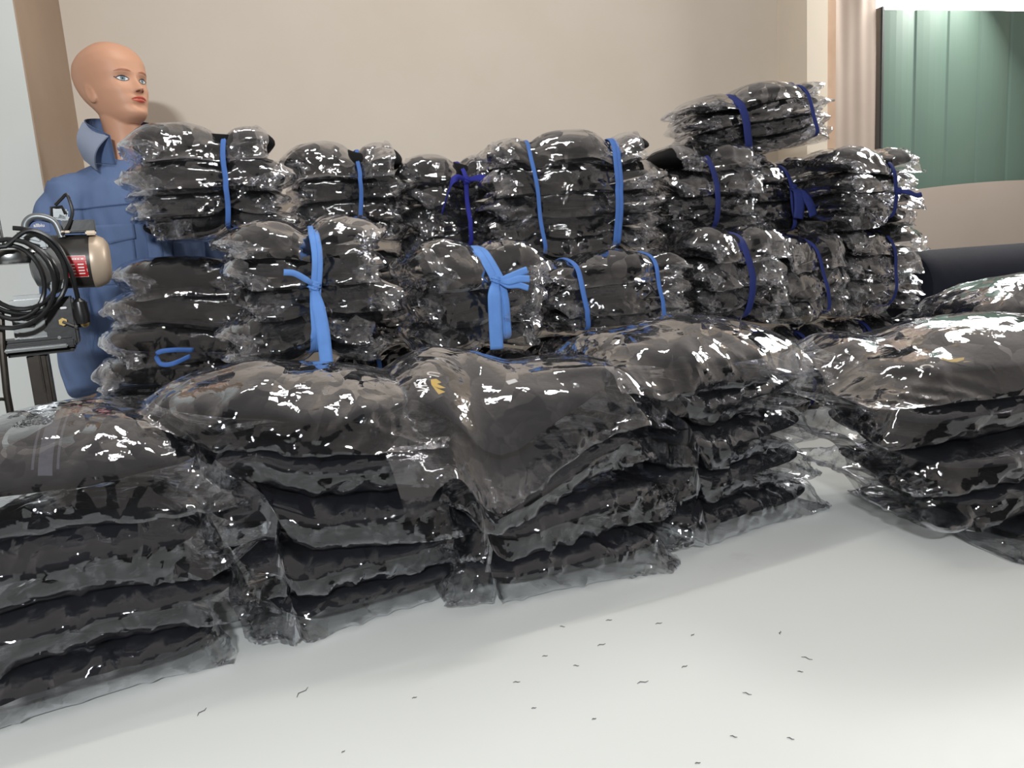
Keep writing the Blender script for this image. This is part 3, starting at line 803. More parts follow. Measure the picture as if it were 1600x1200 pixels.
# ---------------------------------------------------------------- fabric rolls, pale sheet and plastic curtain at the right
def roll(b, z, label, a0=2.62, a1=4.0, r=0.122):
    root = empty('fabric_roll', room((a0+a1)/2, b, TZ+z-r)); tag(root, label, 'roll of fabric', 'black fabric rolls by the green door')
    off = Vector(root.location)
    m = MB(); prof = [(0.0, r*0.3), (0.0, r*0.97), (0.006, r)]+[(x, r*(1+0.006*math.sin(9*x))) for x in np.linspace(0.05, a1-a0-0.05, 14)]+[(a1-a0-0.006, r), (a1-a0, r*0.97), (a1-a0, r*0.3)]
    m.lathe(prof, room(a0, b, TZ+z)-off, ROT @ Vector((1, 0, 0)), 40); m.build('cloth', M['black_roll'], root)
    m = MB(); m.lathe([(-0.02, 0.02), (-0.02, 0.026), (a1-a0+0.02, 0.026), (a1-a0+0.02, 0.02)], room(a0, b, TZ+z)-off, ROT @ Vector((1, 0, 0)), 20)
    m.build('cardboard_core', M['cap_beige'], root)
roll(-0.50, 0.122, 'lower front black fabric roll lying on the table beneath the top roll')
roll(-0.245, 0.122, 'lower back black fabric roll lying on the table beneath the top roll')
roll(-0.372, 0.336, 'top black fabric roll in front of the pale curved sheet')
def sheet():
    V, F = [], []; na, nz = 28, 10; a0, a1 = 2.95, 4.45
    for s in (0, 0.006):
        for j in range(nz+1):
            for i in range(na+1):
                f = i/na; a = a0+(a1-a0)*f
                b = 0.10+0.12*math.sin(PI*f)**0.8
                z = 0.0+(TZ+0.672+0.03*math.sin(PI*min(1, f*1.1)))*(j/nz)
                V.append(tuple(room(a, b+s, z)))
    n = (na+1)*(nz+1)
    ix = lambda s, i, j: s*n+j*(na+1)+i
    for j in range(nz):
        for i in range(na):
            F.append([ix(0, i, j), ix(0, i+1, j), ix(0, i+1, j+1), ix(0, i, j+1)]); F.append([ix(1, i, j), ix(1, i, j+1), ix(1, i+1, j+1), ix(1, i+1, j)])
    for i in range(na): F.append([ix(0, i, nz), ix(0, i+1, nz), ix(1, i+1, nz), ix(1, i, nz)]); F.append([ix(0, i, 0), ix(1, i, 0), ix(1, i+1, 0), ix(0, i+1, 0)])
    for j in range(nz): F.append([ix(0, 0, j), ix(0, 0, j+1), ix(1, 0, j+1), ix(1, 0, j)]); F.append([ix(0, na, j), ix(1, na, j), ix(1, na, j+1), ix(0, na, j+1)])
    o = mesh_obj('pattern_card', V, F, M['pattern_paper']); o.data.set_sharp_from_angle(angle=0.6)
    tag(o, 'large pale curved sheet of card standing before the green door', 'sheet of card')
sheet()
def curtain():
    V, F = [], []; na, nz = 60, 24; rs = np.random.RandomState(5)
    for s in (0, 0.003):
        for j in range(nz+1):
            z = 0.05+2.75*j/nz
            for i in range(na+1):
                f = i/na; a = 2.865+0.205*f
                b = 0.335+0.004*math.sin(f*6+0.5*math.sin(z*2))+0.0012*math.sin(f*23+z*1.3)+0.02*max(0, z-1.9)*math.sin(f*9-z*3)
                V.append(tuple(room(a, b+s, z)))
    n = (na+1)*(nz+1)
    for s in (0, 1):
        for j in range(nz):
            for i in range(na):
                q = [s*n+j*(na+1)+i, s*n+j*(na+1)+i+1, s*n+(j+1)*(na+1)+i+1, s*n+(j+1)*(na+1)+i]; F.append(q if s == 0 else q[::-1])
    o = mesh_obj('plastic_curtain', V, F, M['curtain_plastic'])
    tag(o, 'brownish sheet hanging between the white pier and green door', 'curtain')
curtain()
simple('scrap_grey', (92, 90, 92), 0.9)
def scraps():
    rs = random.Random(4); m = MB()
    marks = [(0.14, 0.90, 0.02, 0.3), (0.20, 0.93, 0.012, 0.5), (0.26, 0.86, 0.014, -0.5), (0.35, 1.0, 0.012, 1.2), (0.36, 0.93, 0.018, -0.6), (0.34, 0.90, 0.009, -0.3), (0.22, 0.78, 0.01, -0.4), (0.28, 0.77, 0.01, -0.5),
             (0.17, 0.74, 0.008, 0.2), (0.21, 0.70, 0.02, -0.6), (0.24, 0.70, 0.008, 0.5), (0.23, 0.72, 0.006, 0.0), (0.02, 0.98, 0.01, 0.2), (0.06, 0.95, 0.01, -0.2), (-0.02, 0.92, 0.012, 0.1), (0.10, 1.0, 0.016, 0.4),
             (0.05, 1.06, 0.01, -0.3), (0.12, 1.07, 0.012, 0.1), (0.19, 1.05, 0.014, 0.3), (0.0, 0.86, 0.008, 0.2), (-0.15, 0.9, 0.008, 0.4), (-0.22, 0.80, 0.006, 0.9), (0.07, 0.83, 0.007, 0.3), (0.23, 1.01, 0.010, 0.8),
             (-0.30, 0.93, 0.03, 1.2), (-0.42, 0.90, 0.022, 1.3)]
    for x, y, l, a in marks:
        d = Vector((math.cos(a), math.sin(a), 0))*l*0.4; c = Vector((x, y, TZ+0.0008)); w_ = Vector((-d.y, d.x, 0)).normalized()*l*0.12
        m.tube([c-d, c-d*0.3+w_, c+d*0.4-w_*0.5, c+d], [0.0003, 0.0007, 0.0006, 0.0003], 5)
    o = m.build('thread_scraps', M['scrap_grey']); tag(o, 'dark thread snippets scattered on the bare white table', 'thread scraps', kind='stuff')
scraps()

# ---------------------------------------------------------------- mannequin
def skin_mats():
    t = NT('mannequin_skin'); n = t.noise(12, 3)
    col = t.mix(n.outputs[0], srgb(190, 143, 116), srgb(200, 152, 125))
    M['mannequin_skin'] = t.bsdf(col, 0.5, 0, None, 0.4)
    simple('lip_paint', (190, 88, 74), 0.35); simple('eye_white', (214, 220, 222), 0.3); simple('iris_paint', (120, 140, 150), 0.3)
    simple('pupil_paint', (38, 46, 52), 0.3); simple('lash_paint', (58, 58, 66), 0.5); simple('brow_paint', (158, 100, 76), 0.6); simple('nostril_paint', (120, 70, 52), 0.7)
    t = NT('denim'); v = t.coord(); n = t.noise(5, 5, v)
    wv = t.n('ShaderNodeTexWave', {'Vector': v, 'Scale': 260, 'Distortion': 2.0, 'Detail': 2})
    wrk = t.noise(16, 3, t.n('ShaderNodeMapping', {0: v, 3: (1, 1, 0.35)}).outputs[0], 0.5, 0.6)
    col = t.mix(n.outputs[0], srgb(84, 104, 142), srgb(104, 122, 156))
    nm = t.bump(t.math('ADD', wrk.outputs[0], t.math('MULTIPLY', wv.outputs[0], 0.03)), 0.45, 0.02)
    M['denim'] = t.bsdf(col, 0.85, 0, nm, 0.2)
    simple('denim_inside', (128, 138, 158), 0.9, 0, 300, 0.2)
    simple('denim_seam', (62, 80, 116), 0.9)
skin_mats()
ZL = [-0.004, 0.004, 0.018, 0.034, 0.050, 0.064, 0.080, 0.100, 0.122, 0.148, 0.172, 0.192, 0.206, 0.213, 0.216]
FL = [0.040, 0.074, 0.083, 0.079, 0.083, 0.082, 0.081, 0.080, 0.086, 0.086, 0.077, 0.061, 0.038, 0.018, 0.001]
BL = [0.020, 0.026, 0.036, 0.046, 0.058, 0.072, 0.088, 0.102, 0.112, 0.116, 0.109, 0.091, 0.062, 0.034, 0.001]
WL = [0.026, 0.034, 0.044, 0.052, 0.058, 0.062, 0.066, 0.069, 0.073, 0.075, 0.071, 0.058, 0.040, 0.022, 0.001]
def pl(T_, z): return np.interp(z, ZL, T_)
def smooth_tab(T_, z):
    return (pl(T_, z-0.006)+2*pl(T_, z)+pl(T_, z+0.006)+pl(T_, z-0.003)+pl(T_, z+0.003))/6
def feat(y, z):
    g = lambda y0, z0, sy, sz: np.exp(-((y-y0)/sy)**2-((z-z0)/sz)**2)
    f = 0.0
    zz = np.clip((z-0.071)/(0.112-0.071), 0, 1)
    f = f+np.where((z > 0.060) & (z < 0.125), (0.022*(1-zz)**1.1+0.003)*np.exp(-(y/(0.0095-0.003*zz))**2)*np.clip((z-0.062)/0.009, 0, 1)*np.clip((0.125-z)/0.012, 0, 1), 0)
    f = f+0.005*(g(0.011, 0.072, 0.006, 0.006)+g(-0.011, 0.072, 0.006, 0.006))
    f = f-0.009*(g(0.030, 0.101, 0.013, 0.009)+g(-0.030, 0.101, 0.013, 0.009))
    f = f+0.004*(g(0.030, 0.101, 0.011, 0.006)+g(-0.030, 0.101, 0.011, 0.006))
    f = f+0.0035*(g(0.028, 0.117, 0.018, 0.006)+g(-0.028, 0.117, 0.018, 0.006))
    f = f+0.007*g(0, 0.0535, 0.017, 0.0042)+0.0075*g(0, 0.0445, 0.014, 0.0045)-0.002*g(0, 0.049, 0.02, 0.0018)-0.003*g(0, 0.036, 0.02, 0.005)
    f = f+0.004*g(0, 0.018, 0.016, 0.010)+0.004*(g(0.043, 0.076, 0.016, 0.014)+g(-0.043, 0.076, 0.016, 0.014))-0.002*g(0, 0.062, 0.004, 0.006)
    return f
def head_front(y, z):
    w_ = smooth_tab(WL, z)*1.0; f = smooth_tab(FL, z)
    return f*np.clip(1-np.abs(y/w_)**2.35, 0, 1)**(1/2.35)+feat(y, z)
def build_mannequin():
    root = empty('mannequin', (-1.01, 2.21, TZ)); tag(root, 'bald mannequin with painted face and blue shirt at the far left', 'mannequin')
    HZ = 0.950
    HM = Matrix.Translation((0.0, 0.0, HZ)) @ Matrix.Rotation(R(-27), 4, 'Z') @ Matrix.Rotation(R(-7), 4, 'Y') @ Matrix.Diagonal((1.03, 1.03, 1.03, 1))
    # head
    bm = bmesh.new(); nz, na = 84, 96; rings = []
    for z in np.concatenate([np.linspace(-0.003, 0.2, 76), np.linspace(0.203, 0.2155, 8)]):
        w_, f, b = smooth_tab(WL, z), smooth_tab(FL, z), smooth_tab(BL, z); ring = []
        for k in range(na):
            a = 2*PI*k/na; ca, sa = math.cos(a), math.sin(a); e = 2/2.35
            y = w_*np.sign(sa)*abs(sa)**e
            x = (f if ca > 0 else b)*np.sign(ca)*abs(ca)**(e if ca > 0 else 2/2.1)
            if ca > 0: x = x+feat(y, z)*min(1, ca*3)
            ring.append(bm.verts.new(HM @ Vector((x, y, z))))
        rings.append(ring)
    for i in range(len(rings)-1):
        for k in range(na): bm.faces.new((rings[i][k], rings[i][(k+1) % na], rings[i+1][(k+1) % na], rings[i+1][k]))
    bm.faces.new(rings[0][::-1]); bm.faces.new(rings[-1])
    # ears
    for sgn in (-1, 1):
        eb = bmesh.ops.create_uvsphere(bm, u_segments=20, v_segments=14, radius=1.0)['verts']
        for v in eb:
            q = v.co.copy(); dish = 0.35*math.exp(-((q.x-0.1)**2+(q.z-0.05)**2)*3.5) if q.y*sgn > 0 else 0
            v.co = HM @ Vector((-0.012+q.x*0.017-q.z*0.006, sgn*(0.0655+0.008*(q.y*sgn-dish*1.4)), 0.082+q.z*0.030*(1 if q.z > 0 else 0.9)))
    # neck and trunk, one lofted surface
    def loft(rows, seg=48, yaw=0.0, cap=True):
        rr = []
        for (cx, cy, z, dx, dy) in rows:
            rr.append([bm.verts.new((cx+dx*math.cos(a)*math.cos(yaw)-dy*math.sin(a)*math.sin(yaw), cy+dx*math.cos(a)*math.sin(yaw)+dy*math.sin(a)*math.cos(yaw), z)) for a in [2*PI*k/seg for k in range(seg)]])
        for i in range(len(rr)-1):
            for k in range(seg): bm.faces.new((rr[i][k], rr[i][(k+1) % seg], rr[i+1][(k+1) % seg], rr[i+1][k]))
        bm.faces.new(rr[0][::-1]); bm.faces.new(rr[-1])
    ty = R(-50)
    loft([(0, 0, 0.16, 0.09, 0.13), (0, 0, 0.30, 0.09, 0.13), (0, 0, 0.5, 0.09, 0.125), (0, 0, 0.66, 0.09, 0.13), (0, 0, 0.76, 0.08, 0.135), (-0.004, 0.003, 0.80, 0.062, 0.115), (-0.006, 0.004, 0.825, 0.055, 0.08),
          (-0.006, 0.004, 0.85, 0.050, 0.056), (-0.004, 0.002, 0.88, 0.047, 0.049), (-0.002, 0.0, 0.92, 0.046, 0.047), (-0.006, 0.002, 0.96, 0.047, 0.048), (-0.014, 0.006, 1.02, 0.05, 0.052)], yaw=ty)
    bmesh.ops.recalc_face_normals(bm, faces=bm.faces)
    me = bpy.data.meshes.new('body'); bm.to_mesh(me); bm.free()
    o = bpy.data.objects.new('body', me); COL.objects.link(o)
    md = o.modifiers.new('r', 'REMESH'); md.mode = 'VOXEL'; md.voxel_size = 0.0028
    m2 = o.modifiers.new('s', 'SMOOTH'); m2.factor = 0.5; m2.iterations = 3
    dg = bpy.context.evaluated_depsgraph_get(); nm = bpy.data.meshes.new_from_object(o.evaluated_get(dg))
    o.modifiers.clear(); o.data = nm; nm.shade_smooth(); nm.materials.clear(); nm.materials.append(M['mannequin_skin']); o.parent = root
    # painted face
    def patch(name, y0, z0, hy, hz, fn, mats, n=40, off=0.0014):
        V = []; F = []; idx = {}; mi = []
        for j in range(n):
            for i in range(n):
                y = y0+hy*(2*(i+0.5)/n-1); z = z0+hz*(2*(j+0.5)/n-1); m_ = fn((y-y0), (z-z0))
                if m_ is None: continue
                q = []
                for di, dj in ((-.5, -.5), (.5, -.5), (.5, .5), (-.5, .5)):
                    key = (2*i+int(di*2), 2*j+int(dj*2))
                    if key not in idx:
                        yy = y0+hy*(2*(i+0.5+di)/n-1); z_ = z0+hz*(2*(j+0.5+dj)/n-1)
                        idx[key] = len(V); V.append(tuple(HM @ Vector((float(head_front(yy, z_))+off, yy, z_))))
                    q.append(idx[key])
                F.append(q); mi.append(m_)
        p = mesh_obj(name, V, F, [M[x] for x in mats], o)
        for f, k in zip(p.data.polygons, mi): f.material_index = k
        return p
    for s in (-1, 1):
        def eye(y, z, s=s):
            y = y*s                      # + is the outer corner
            lid = 0.0062*(1-(abs(y+0.0005)/0.0150)**2) if abs(y) < 0.0150 else -1
            zt = z-0.0012*y/0.012
            if lid < 0: 
                return 3 if (0.0145 < y < 0.019 and abs(z-0.002-(y-0.0145)*0.4) < 0.0012) else None
            if zt > lid+0.0012 or zt < -0.85*lid-0.0008: return None
            if zt > lid-0.0014 or zt < -0.85*lid+0.0007: return 3
            r = math.hypot(y+0.001, zt-0.0004)
            return 2 if r < 0.0022 else (1 if r < 0.0052 else (3 if r < 0.0058 else 0))
        patch('painted_eye', 0.030*s, 0.101, 0.020, 0.010, eye, ['eye_white', 'iris_paint', 'pupil_paint', 'lash_paint'], 64)
        def brow(y, z, s=s):
            y = y*s; c = 0.004*(1-(y/0.02)**2)
            return 0 if abs(z-c) < 0.0022*(1-(y/0.021)**2) and abs(y) < 0.02 else None
        patch('painted_eyebrow', 0.030*s, 0.117, 0.021, 0.008, brow, ['brow_paint'], 40, 0.0012)
        patch('nostril', 0.0075*s, 0.0668, 0.005, 0.004, lambda y, z: 0 if (y/0.004)**2+(z/0.002)**2 < 1 else None, ['nostril_paint'], 16, 0.002)
    def lips(y, z):
        a = 1-(abs(y)/0.0225)**1.7
        if a <= 0: return None
        up = 0.0075*a*(1-0.18*math.exp(-(y/0.004)**2)); lo = -0.0085*a**0.8
        if z > up or z < lo: return None
        return 1 if abs(z-0.0002) < 0.0006 else 0
    patch('painted_lips', 0, 0.049, 0.023, 0.010, lips, ['lip_paint', 'nostril_paint'], 56, 0.0013)
    # shirt
    bm = bmesh.new()
    loft2 = lambda rows: loft_into(bm, rows, ty)
    def loft_into(bm, rows, yaw, seg=56):
        rr = []
        for (cx, cy, z, dx, dy) in rows:
            rr.append([bm.verts.new((cx+dx*math.cos(a)*math.cos(yaw)-dy*math.sin(a)*math.sin(yaw), cy+dx*math.cos(a)*math.sin(yaw)+dy*math.sin(a)*math.cos(yaw), z)) for a in [2*PI*k/seg for k in range(seg)]])
        for i in range(len(rr)-1):
            for k in range(seg): bm.faces.new((rr[i][k], rr[i][(k+1) % seg], rr[i+1][(k+1) % seg], rr[i+1][k]))
        bm.faces.new(rr[0][::-1]); bm.faces.new(rr[-1])
    loft_into(bm, [(0, 0, 0.10, 0.125, 0.165), (0, 0, 0.25, 0.12, 0.16), (0, 0, 0.45, 0.115, 0.155), (0, 0, 0.62, 0.12, 0.16), (0, 0, 0.73, 0.112, 0.165), (-0.004, 0.004, 0.79, 0.10, 0.155), (-0.006, 0.006, 0.83, 0.083, 0.125), (-0.008, 0.006, 0.848, 0.072, 0.088), (-0.008, 0.006, 0.858, 0.064, 0.066)], ty)
    lat = Vector((-math.sin(ty), math.cos(ty), 0)); fw = Vector((math.cos(ty), math.sin(ty), 0))
    tb = MB(); tb.bm.free(); tb.bm = bm
    for s in (-1, 1):
        p = [Vector((0, 0, 0.775))+lat*s*0.10, Vector((0, 0, 0.765))+lat*s*0.150, Vector((0, 0, 0.70))+lat*s*0.183, Vector((0, 0, 0.56))+lat*s*0.196, Vector((0, 0, 0.50))+lat*s*0.198+fw*0.005, Vector((0, 0, 0.38))+lat*s*0.195+fw*0.03, Vector((0, 0, 0.25))+lat*s*0.188+fw*0.05]
        tb.tube(p, [0.058, 0.066, 0.066, 0.062, 0.060, 0.055, 0.052], 28)
    bmesh.ops.recalc_face_normals(bm, faces=bm.faces)
    me = bpy.data.meshes.new('shirt'); bm.to_mesh(me); bm.free()
    sh = bpy.data.objects.new('shirt', me); COL.objects.link(sh)
    md = sh.modifiers.new('r', 'REMESH'); md.mode = 'VOXEL'; md.voxel_size = 0.007
    m2 = sh.modifiers.new('s', 'SMOOTH'); m2.factor = 0.5; m2.iterations = 5
    dg = bpy.context.evaluated_depsgraph_get(); nm = bpy.data.meshes.new_from_object(sh.evaluated_get(dg))
    sh.modifiers.clear(); sh.data = nm; nm.shade_smooth(); nm.materials.clear(); nm.materials.append(M['denim']); sh.parent = root
    # cloth folds
    from mathutils import noise as mn
    nrm = [v.normal.copy() for v in nm.vertices]
    for v, n in zip(nm.vertices, nrm):
        c = v.co; q = Vector((c.x*16+c.z*5, c.y*16, c.z*5))
        h = abs(mn.noise(q))*1.2+0.5*mn.noise(q*2.1)
        v.co = c+n*(0.015*h*(1 if c.z < 0.80 else 0.3))
    # standing collar
    V, F = [], []; nseg = 40; rows = 7
    def collar_pt(f, t):
        a = f*2.55                      # angle from the nape, both ways
        top = 0.125*(1-0.42*abs(f)**2); z = 0.862-0.020*abs(f)**2+top*t
        r = 0.076+0.012*abs(f)+0.008*t+0.008*math.sin(7*f+2*t)*0.4
        d = fw*(-math.cos(a)*r*1.02)+lat*(math.sin(a)*r)
        return Vector((-0.006, 0.006, z))+d
    for th in (0, 0.003):
        for j in range(rows+1):
            for i in range(nseg+1):
                f = 2*i/nseg-1; p = collar_pt(f, j/rows); c = Vector((-0.006, 0.006, p.z)); V.append(tuple(p+(p-c).normalized()*th))
    n = (nseg+1)*(rows+1)
    for s in (0, 1):
        for j in range(rows):
            for i in range(nseg):
                q = [s*n+j*(nseg+1)+i, s*n+j*(nseg+1)+i+1, s*n+(j+1)*(nseg+1)+i+1, s*n+(j+1)*(nseg+1)+i]; F.append(q if s else q[::-1])
    for i in range(nseg): F.append([rows*(nseg+1)+i, rows*(nseg+1)+i+1, n+rows*(nseg+1)+i+1, n+rows*(nseg+1)+i])
    for i in (0, nseg):
        for j in range(rows): F.append([j*(nseg+1)+i, (j+1)*(nseg+1)+i, n+(j+1)*(nseg+1)+i, n+j*(nseg+1)+i])
    mesh_obj('collar', V, F, M['denim'], sh)
    # turned-out collar points
    for s in (-1, 1):
        a0 = collar_pt(s*0.62, 1.0); a1 = collar_pt(s*1.0, 0.95); tip = collar_pt(s*1.0, 0.0)+fw*0.030+lat*s*0.050+Vector((0, 0, -0.020)); b0 = collar_pt(s*0.72, 0.05)+lat*s*0.022+fw*0.006
        V = []; F = []; k = 8
        for th in (0, 0.003):
            for j in range(k+1):
                for i in range(k+1):
                    u, v = i/k, j/k
                    p = (a0*(1-u)+a1*u)*(1-v)+(b0*(1-u)+tip*u)*v
                    p = p+(fw*0.4+lat*s*0.9)*(0.020*math.sin(PI*min(v*1.0, 1))+0.006+th)
                    V.append(tuple(p))
        n = (k+1)**2
        for q_ in (0, 1):
            for j in range(k):
                for i in range(k):
                    q = [q_*n+j*(k+1)+i, q_*n+j*(k+1)+i+1, q_*n+(j+1)*(k+1)+i+1, q_*n+(j+1)*(k+1)+i]; F.append(q if q_ else q[::-1])
        mesh_obj('collar_point', V, F, M['denim_inside'], sh)
    # breast pockets with flap, shoulder seams, button band: draped onto the shirt front
    bv = BVHTree.FromPolygons([tuple(v.co) for v in nm.vertices], [list(p.vertices) for p in nm.polygons])
    def drape(name, poly_fn, nu, nv, mat, off):
        V, F = [], []
        for th in (off, off-0.004):
            for j in range(nv+1):
                for i in range(nu+1):
                    l, z = poly_fn(i/nu, j/nv)
                    p = lat*l+fw*0.5+Vector((0, 0, z)); h = bv.ray_cast(p, -fw)[0]
                    if h is None: h = lat*l+Vector((0, 0, z))
                    V.append(tuple(h+fw*th))
        n = (nu+1)*(nv+1)
        for s_ in (0, 1):
            for j in range(nv):
                for i in range(nu):
                    q = [s_*n+j*(nu+1)+i, s_*n+j*(nu+1)+i+1, s_*n+(j+1)*(nu+1)+i+1, s_*n+(j+1)*(nu+1)+i]; F.append(q if not s_ else q[::-1])
        rim = [i for i in range(nu+1)]+[j*(nu+1)+nu for j in range(1, nv+1)]+[nv*(nu+1)+i for i in range(nu-1, -1, -1)]+[j*(nu+1) for j in range(nv-1, 0, -1)]
        for q in range(len(rim)): a, b = rim[q], rim[(q+1) % len(rim)]; F.append([a, n+a, n+b, b])
        return mesh_obj(name, V, F, M[mat], sh)
    for s in (-1, 1):
        drape('pocket', lambda u, v, s=s: (s*(0.050+0.105*u), 0.53+0.14*v), 12, 14, 'denim', 0.004)
        drape('pocket_flap', lambda u, v, s=s: (s*(0.046+0.113*u), 0.635+0.05*v+0.022*abs(u-0.5)*(1-v)), 14, 6, 'denim', 0.008)
        drape('yoke_seam', lambda u, v, s=s: (s*(0.03+0.14*u), 0.735-0.01*u+0.004*v), 16, 1, 'denim_seam', 0.002)
    drape('button_band', lambda u, v: (-0.018+0.036*u, 0.15+0.66*v), 4, 30, 'denim', 0.004)
    for k in range(6):
        m = MB(); z = 0.22+0.105*k; h = bv.ray_cast(fw*0.5+Vector((0, 0, z)), -fw)[0] or fw*0.12+Vector((0, 0, z))
        m.lathe([(0, 0.002), (0.001, 0.0065), (0.004, 0.006), (0.0045, 0.002)], h+fw*0.003, fw, 14); m.build('button', M['badge_blue'], sh)
    # stand
    m = MB(); m.lathe([(0, 0.02), (0.0, 0.13), (0.012, 0.13), (0.018, 0.03), (0.018, 0.016), (0.17, 0.016)], (0, 0, 0), (0, 0, 1), 36); m.build('stand', M['steel'], root)
    return root
build_mannequin()

# ---------------------------------------------------------------- cloth cutting machine
def build_machine():
    o0 = Vector((-0.885, 1.45, 0)); root = empty('cloth_cutting_machine', (o0.x, o0.y, TZ), rz=R(27))
    tag(root, 'black and steel upright cloth cutting machine with coiled cable', 'cutting machine')
    def P(x, z, y=0.0): return Vector((x-o0.x, y, z))           # world x, height over the table, depth offset
    m = MB(); m.box(P(-0.885, 0.012), (0.15, 0.24, 0.016), None, 0.006)
    for sx in (-1, 1):
        for sy in (-1, 1): m.lathe([(0, 0.004), (0, 0.012), (0.006, 0.012), (0.006, 0.004)], P(-0.885+sx*0.06, 0.0, sy*0.10), (0, 0, 1), 14)
    m.build('base_plate', M['steel'], root)
    m = MB(); m.box(P(-0.884, 0.22), (0.034, 0.055, 0.40), None, 0.004); m.box(P(-0.884, 0.22, -0.030), (0.010, 0.008, 0.40), None, 0.002); m.build('standard_post', M['dark_steel'], root)
    m = MB(); m.box(P(-0.900, 0.435), (0.165, 0.11, 0.014), None, 0.003); m.box(P(-0.875, 0.423), (0.11, 0.08, 0.010), None, 0.003); m.box(P(-0.905, 0.446, -0.02), (0.17, 0.06, 0.008), None, 0.003)
    m.lathe([(0, .004), (0, .006), (.02, .006), (.02, .004)], P(-0.945, 0.405, -0.05), (0, 0, 1), 12)
    m.build('knife_guide_plate', M['black_paint'], root)
    m = MB(); m.box(P(-0.880, 0.432, -0.058), (0.10, 0.008, 0.007), None, 0.002); m.build('guide_bar', M['steel'], root)
    # body: polished casting with a dished face
    m = MB(); m.box(P(-0.882, 0.485), (0.062, 0.075, 0.085), None, 0.008); m.build('gear_housing', M['steel'], root)
    m = MB()
    for x in (-0.862,):
        for z in (0.463, 0.492): m.lathe([(0, 0.0015), (0, 0.0035), (0.003, 0.0035), (0.003, .0015)], P(x, z, -0.0385), (0, -1, 0), 12)
    m.box(P(-0.887, 0.474, -0.0385), (0.020, 0.004, 0.010), None, 0.0018); m.build('screw_holes', M['black_paint'], root)
    m = MB(); m.lathe([(0, 0.02), (0, 0.046), (0.06, 0.047), (0.09, 0.046), (0.105, 0.040), (0.115, 0.022), (0.117, 0.006)], P(-0.897, 0.522), (0, 0, 1), 40); m.build('crank_case', M['cast_grey'], root)
    m = MB(); m.lathe([(0, 0.0475), (0.005, 0.0495), (0.02, 0.0495), (0.025, 0.0475)], P(-0.897, 0.585), (0, 0, 1), 40); m.build('chrome_band', M['steel'], root)
    m = MB(); m.lathe([(0, 0.005), (0.05, 0.0045), (0.052, 0.002)], P(-0.908, 0.620, -0.03), (0, 0, 1), 12); m.build('knife_pin', M['steel'], root)
    m = MB(); m.tube([P(-0.925, 0.505, -0.05), P(-0.932, 0.44, -0.055), P(-0.937, 0.36, -0.057), P(-0.937, 0.02, -0.057)], 0.006, 10); m.build('presser_foot_rod', M['dark_steel'], root)
    m = MB(); m.tube(bez([P(-0.937, 0.345, -0.057), P(-0.950, 0.348, -0.06), P(-0.962, 0.335, -0.06), P(-0.962, 0.315, -0.06)], 6), 0.003, 8); m.build('rod_hook', M['dark_steel'], root)
    # sharpener box
    m = MB(); m.box(P(-0.836, 0.475, -0.005), (0.05, 0.085, 0.09), None, 0.004); m.box(P(-0.805, 0.485, 0.01), (0.03, 0.06, 0.05), None, 0.004); m.build('sharpener_box', M['black_paint'], root)
    m = MB(); m.lathe([(0, 0.004), (0, 0.0075), (0.006, 0.0075), (0.006, 0.004)], P(-0.832, 0.475, -0.048), (0, -1, 0), 6); m.build('hex_nut', M['brass'], root)
    m = MB(); m.tube([P(-0.832, 0.475, -0.054), P(-0.813, 0.465, -0.062)], [0.003, 0.0025], 10); m.lathe([(0, .002), (.002, .004), (.006, .004), (.007, .002)], P(-0.815, 0.466, -0.0615), (0.8, -.3, -.4), 10); m.build('toggle_lever', M['steel'], root)
    m = MB(); m.box(P(-0.828, 0.500, -0.049), (0.011, 0.005, 0.004), None, 0.001); m.build('switch_tab', M['tag_white'], root)
    m = MB(); m.lathe([(0, 0.003), (0, 0.008), (0.012, 0.007), (0.014, 0.003)], P(-0.798, 0.468, -0.030), (0, -1, 0), 18); m.build('amber_knob', M['brass'], root)
    m = MB(); m.lathe([(0, 0.002), (0, 0.003), (0.003, 0.003), (0.003, .002)], P(-0.842, 0.447, -0.0475), (0, -1, 0), 10); m.build('screw', M['steel'], root)
    # motor
    ax = Vector((0.985, -0.10, -0.03)).normalized(); mo = P(-0.850, 0.585, 0.02)
    m = MB(); m.lathe([(0, 0.02), (0, 0.047), (0.004, 0.05), (0.084, 0.05), (0.086, 0.048)], mo, ax, 48); m.build('motor_shell', M['motor_shell'], root)
    m = MB(); m.lathe([(0.082, 0.050), (0.085, 0.0505), (0.092, 0.049), (0.104, 0.043), (0.110, 0.034), (0.112, 0.010)], mo, ax, 48); m.build('motor_end_cap', M['cap_beige'], root)
    m = MB(); m.lathe([(-0.02, 0.03), (-0.014, 0.044), (0.0, 0.049), (0.004, 0.049)], mo, ax, 40); m.build('motor_flange', M['cast_grey'], root)
    # curved red plate on the shell
    sd = ax.cross(Vector((0, 0, 1))).normalized(); sd = sd if sd.y < 0 else -sd; up = Vector((0, 0, 1))
    def on_shell(t, a, r=0.0558): return mo+ax*t+(sd*math.cos(a)+up*math.sin(a))*r
    V = []; F = []
    for th in (0.0498, 0.0510):
        for j in range(11):
            for i in range(2): V.append(tuple(on_shell(0.024+0.052*i, -0.62+0.82*j/10, th)))
    for j in range(10): F += [[22+2*j, 22+2*j+1, 22+2*j+3, 22+2*j+2]]
    F += [[0+2*j, 22+2*j, 22+2*j+2, 2*j+2] for j in range(10)]+[[2*j+1, 2*j+3, 22+2*j+3, 22+2*j+1] for j in range(10)]+[[0, 1, 23, 22], [20, 42, 43, 21]]
    pl_ = mesh_obj('red_name_plate', V, F, M['red_plate'], root, smooth=False)
    V = []; F = []
